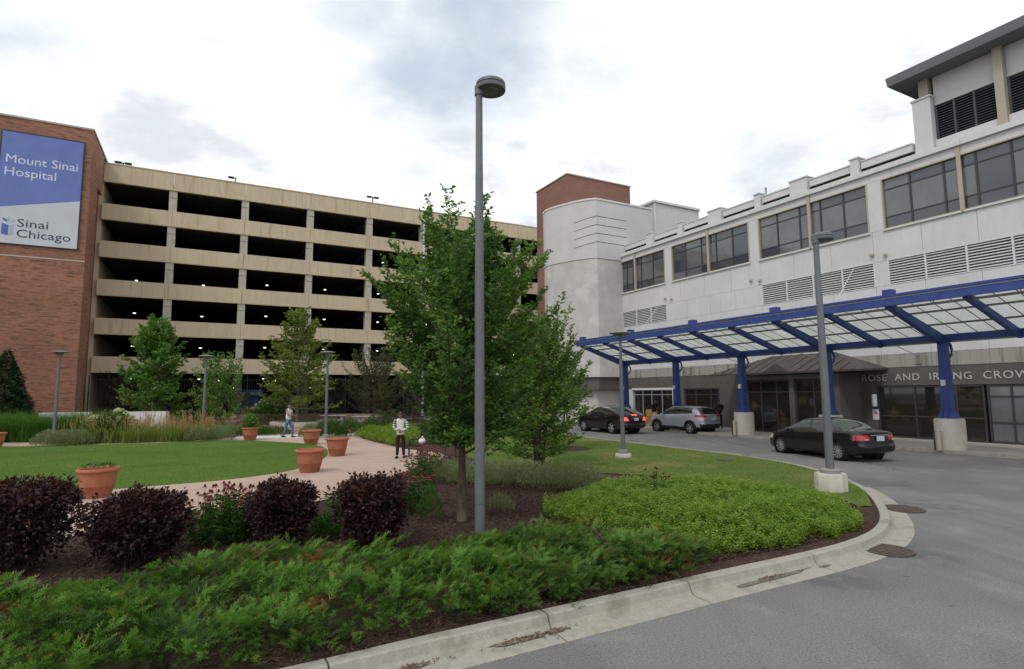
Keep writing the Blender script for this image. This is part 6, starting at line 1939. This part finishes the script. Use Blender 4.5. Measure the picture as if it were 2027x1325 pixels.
leafy_clumps('daylily_bed', 'bright green daylily bed across the path from the lawn tip', bed2 + [(x + 1.0, y + .8) for x, y in bed2], 9000, .7, .5, 'sumac', 65, (.20, .025), 'bed plants', 1.3, 'stuff')
leafy_clumps('yellow_shrub', 'low yellowish shrubs behind the daylily bed', [(-7.5, 33.5), (-6.4, 32.3), (-5.4, 31.4), (-4.8, 30.2)], 9000, .95, .6, 'leaf_yellow', 66, (.09, .04), 'shrub', .6)
leafy_clumps('lamp_bed', 'mixed green perennials around the lamp beside the plaza', [(-9.6, 30.9), (-8.9, 31.6), (-10.2, 31.8), (-8.0, 32.4)], 7000, .7, .8, 'cone_leaf', 67, (.13, .03), 'perennial', 1.2)
leafy_clumps('grey_shrub', 'small grey-green shrub left of the lamp beside the plaza', [(-11.0, 31.4)], 2500, .6, .6, 'catmint', 68, (.08, .03), 'shrub', .8)
leafy_clumps('rose_shrub', 'brownish twiggy shrub right of the lamp beside the plaza', [(-7.8, 33.6), (-7.1, 34.2)], 4500, .8, 1.2, 'leaf_olive', 69, (.08, .04), 'shrub', .8)
# tree ring of mulch, small weeds and stray tufts
lathe('mulch_ring', [(.95, .0), (.8, .05), (.1, .10)], 28, 'soil', None, (2.2, 23.3, .146))['kind'] = 'structure'
leafy_clumps('weed_tuft', 'thin green weed beside the trunk of the big tree', [(-1.5, 10.55)], 420, .22, .55, 'cone_leaf', 71, (.09, .018), 'weed', 1.4)
leafy_clumps('weed_tuft', 'sparse green tuft in the mulch right of the tall lamp post', [(-.25, 11.3)], 300, .25, .28, 'catmint', 72, (.09, .014), 'weed', 1.4)
leafy_clumps('weed_tuft', 'yellowed tuft at the path edge behind the purple shrubs', [(-5.5, 9.2), (-5.2, 9.0)], 500, .3, .28, 'blade_dry', 73, (.10, .014), 'weed', 1.0)
leafy_clumps('low_perennial', 'low green plant between the two purple shrubs', [(-2.85, 9.5), (-3.0, 9.7)], 1100, .32, .30, 'cone_leaf', 74, (.08, .03), 'perennial', .8)
# plant in the far pot, sprouts in the large one
pp = leafy_clumps('potted_plant', 'leafy green plant growing in the far terracotta pot', [(-13.25, 29.15)], 500, .34, .62, 'leaf_fresh', 75, (.14, .09), 'plant', .8)
pp.location.z = .72
pp = leafy_clumps('pot_sprouts', 'small green sprouts inside the large terracotta pot', [(-9.38, 13.15)], 160, .32, .09, 'cone_leaf', 76, (.05, .03), 'plant', .8)
pp.location.z = .80

# coneflowers
def coneflowers(lab, centre, w, dpt, n, h, seed, leafn):
    r_ = np.random.default_rng(seed)
    o = empty('coneflower_clump', (centre[0], centre[1], .14), 0, lab, 'flowers', 'coneflower clumps along the path')
    a = r_.random(n) * 6.283; q = np.sqrt(r_.random(n))
    X, Y = np.cos(a) * q * w, np.sin(a) * q * dpt
    Z = h * r_.uniform(.62, 1.05, n)
    tb = [([(x * .7, y * .7, 0), (x * .85 + r_.normal(0, .02), y * .85, z * .55), (x, y, z)], [.005, .004, .0035], 3) for x, y, z in zip(X, Y, Z)]
    tubes('stems', tb, 'stem', o)
    m = leafn
    t = r_.random(m) ** .8; i = r_.integers(0, n, m)
    P = np.stack([X[i] * (.7 + .3 * t) + r_.normal(0, .03, m), Y[i] * (.7 + .3 * t) + r_.normal(0, .03, m), Z[i] * t * .82], 1)
    D = np.stack([r_.normal(0, 1, m), r_.normal(0, 1, m), r_.normal(.45, .3, m)], 1)
    leaves_mesh('leaves', P, D, np.array([0, 0, 1.]) + r_.normal(0, .3, (m, 3)), r_.uniform(.08, .17, m), .028, 'cone_leaf', r_, o, np.clip(r_.normal(.5, .22, m), 0, 1), droop=.3)
    V_, F_ = [], []
    for x, y, z in zip(X, Y, Z):
        k = len(V_)
        for (r0, dz) in ((.020, -.008), (.024, .008), (.012, .030)):
            for j in range(6):
                V_.append((x + r0 * math.cos(j * 1.047), y + r0 * math.sin(j * 1.047), z + dz))
        for l_ in range(2):
            for j in range(6): F_.append((k + l_ * 6 + j, k + l_ * 6 + (j + 1) % 6, k + l_ * 6 + 6 + (j + 1) % 6, k + l_ * 6 + 6 + j))
        F_.append(tuple(k + 12 + j for j in range(6)))
    mobj('flower_heads', V_, F_, 'cone_head', o, True)['kind'] = 'stuff'
    pa = np.tile(np.arange(9) * .698, n) + np.repeat(r_.random(n), 9)
    C = np.repeat(np.stack([X, Y, Z], 1), 9, 0)
    PD = np.stack([np.cos(pa), np.sin(pa), np.full(len(pa), -.55)], 1) + r_.normal(0, .12, (len(pa), 3))
    _pt = leaves_mesh('petals', C + PD * .014, PD, np.array([0, 0, 1.]) + 0 * PD, .036, .014, 'cone_petal', r_, o, r_.random(len(pa)), droop=.25)
    _pt['kind'] = 'stuff'
coneflowers('pink coneflowers beside the loose-shooted purple shrub', (-4.55, 9.25), .62, .62, 95, .80, 81, 2000)
coneflowers('pink coneflowers between the two middle purple shrubs', (-3.0, 10.7), .42, .5, 40, .62, 82, 500)
coneflowers('pink coneflowers at the path edge right of the square purple shrub', (-2.05, 11.6), .5, .8, 60, .72, 83, 800)
coneflowers('pink coneflowers by the bench end of the path', (-2.35, 15.6), .55, 1.3, 70, .78, 84, 800)
coneflowers('few pink coneflowers leaning out over the bright groundcover', (3.0, 12.2), .3, .3, 9, .66, 85, 80)

# hydrangeas
def hydrangea(lab, centre, w, dpt, h, seed, nb, fs):
    r_ = np.random.default_rng(seed)
    o = leafy_clumps('hydrangea', lab, [(centre[0], centre[1])], 4200, w, h, 'cone_leaf', seed, (.15, .09), 'shrub', .5, None, 'cream hydrangeas')
    a = r_.random(nb) * 6.283; q = np.sqrt(r_.random(nb)) * .95
    C = np.stack([np.cos(a) * q * w, np.sin(a) * q * dpt, h * (1.12 - .62 * q ** 2) * r_.uniform(.8, 1.05, nb)], 1)
    m = 90
    dd_ = unit(r_.normal(0, 1, (nb * m, 3)))
    P = np.repeat(C, m, 0) + dd_ * (fs * r_.uniform(.6, 1.0, (nb * m, 1)))
    leaves_mesh('flower_heads', P, dd_ + r_.normal(0, .6, dd_.shape), dd_, .05, .05, 'hydrangea', r_, o, r_.random(len(P)), droop=0)
hydrangea('cream-flowered hydrangea behind the walking person', (-18.6, 44.9), 1.9, 1.0, 1.9, 91, 44, .13)
hydrangea('cream-flowered plants among the plumed grasses', (-20.3, 29.2), 1.4, .8, 1.35, 92, 40, .13)
hydrangea('small cream-flowered hydrangea beside the fresh green tree', (-22.0, 41.6), .9, .7, 1.8, 93, 14, .10)

# mulch chips and litter
BED = [(-9.0, 6.0), (-6.0, 6.6), (-4.2, 7.0), (-2.6, 7.4), (-.4, 8.4), (.5, 8.9), (1.4, 9.3), (1.0, 10.8), (1.5, 12.6), (1.4, 14.6), (-.8, 15.2), (-2.6, 14.6), (-3.5, 13.4), (-3.9, 12.5), (-5.9, 10.5), (-7.0, 9.4), (-9, 8.5)]
rc = np.random.default_rng(99)
P2 = np.concatenate([sample(BED, 30000, rc), sample([(2.0, 7.55), (3.0, 8.05), (4.6, 8.9), (5.7, 9.8), (6.35, 10.7), (6.8, 11.6), (6.3, 11.4), (5.6, 10.2), (4.4, 9.2), (2.9, 8.5), (2.3, 8.0)], 6000, rc), sample([(-8, 1.7), (-2, 5.0), (.2, 6.22), (2.0, 7.2), (2.0, 7.5), (-.2, 6.5), (-2.2, 5.5), (-8, 2.2)], 5000, rc)])
n = len(P2)
az = rc.random(n) * 6.283
Pp = np.stack([P2[:, 0], P2[:, 1], .134 + rc.random(n) * .018], 1)
D = np.stack([np.cos(az), np.sin(az), rc.normal(0, .3, n)], 1)
o = leaves_mesh('bark_mulch', Pp, D, np.array([0, 0, 1.]) + rc.normal(0, .45, (n, 3)), rc.uniform(.025, .07, n), rc.uniform(.010, .024, n), 'chip', rc, None, np.clip(np.abs(rc.normal(.25, .3, n)), 0, 1), droop=0)
tag(o, 'dark shredded bark mulch lying on the beds', 'mulch', None, 'stuff')
n = 260
t = rc.random(n)
cx = np.array([(.05, 5.80), (.42, 6.02), (-.9, 5.27), (3.3, 7.62)])[rc.integers(0, 4, n)]
Pp = np.stack([cx[:, 0] + rc.normal(0, .13, n), cx[:, 1] + rc.normal(0, .04, n) + .5 * 0, np.full(n, .026)], 1)
Pp[:, 1] += (Pp[:, 0] - cx[:, 0]) * .56
az = rc.random(n) * 6.283
o = leaves_mesh('leaf_litter', Pp, np.stack([np.cos(az), np.sin(az), rc.normal(.1, .2, n)], 1), np.array([0, 0, 1.]) + rc.normal(0, .4, (n, 3)), rc.uniform(.02, .05, n), .014, 'litter', rc, None, rc.random(n), droop=.1)
tag(o, 'dry brown leaf litter washed into the gutter', 'litter', None, 'stuff')
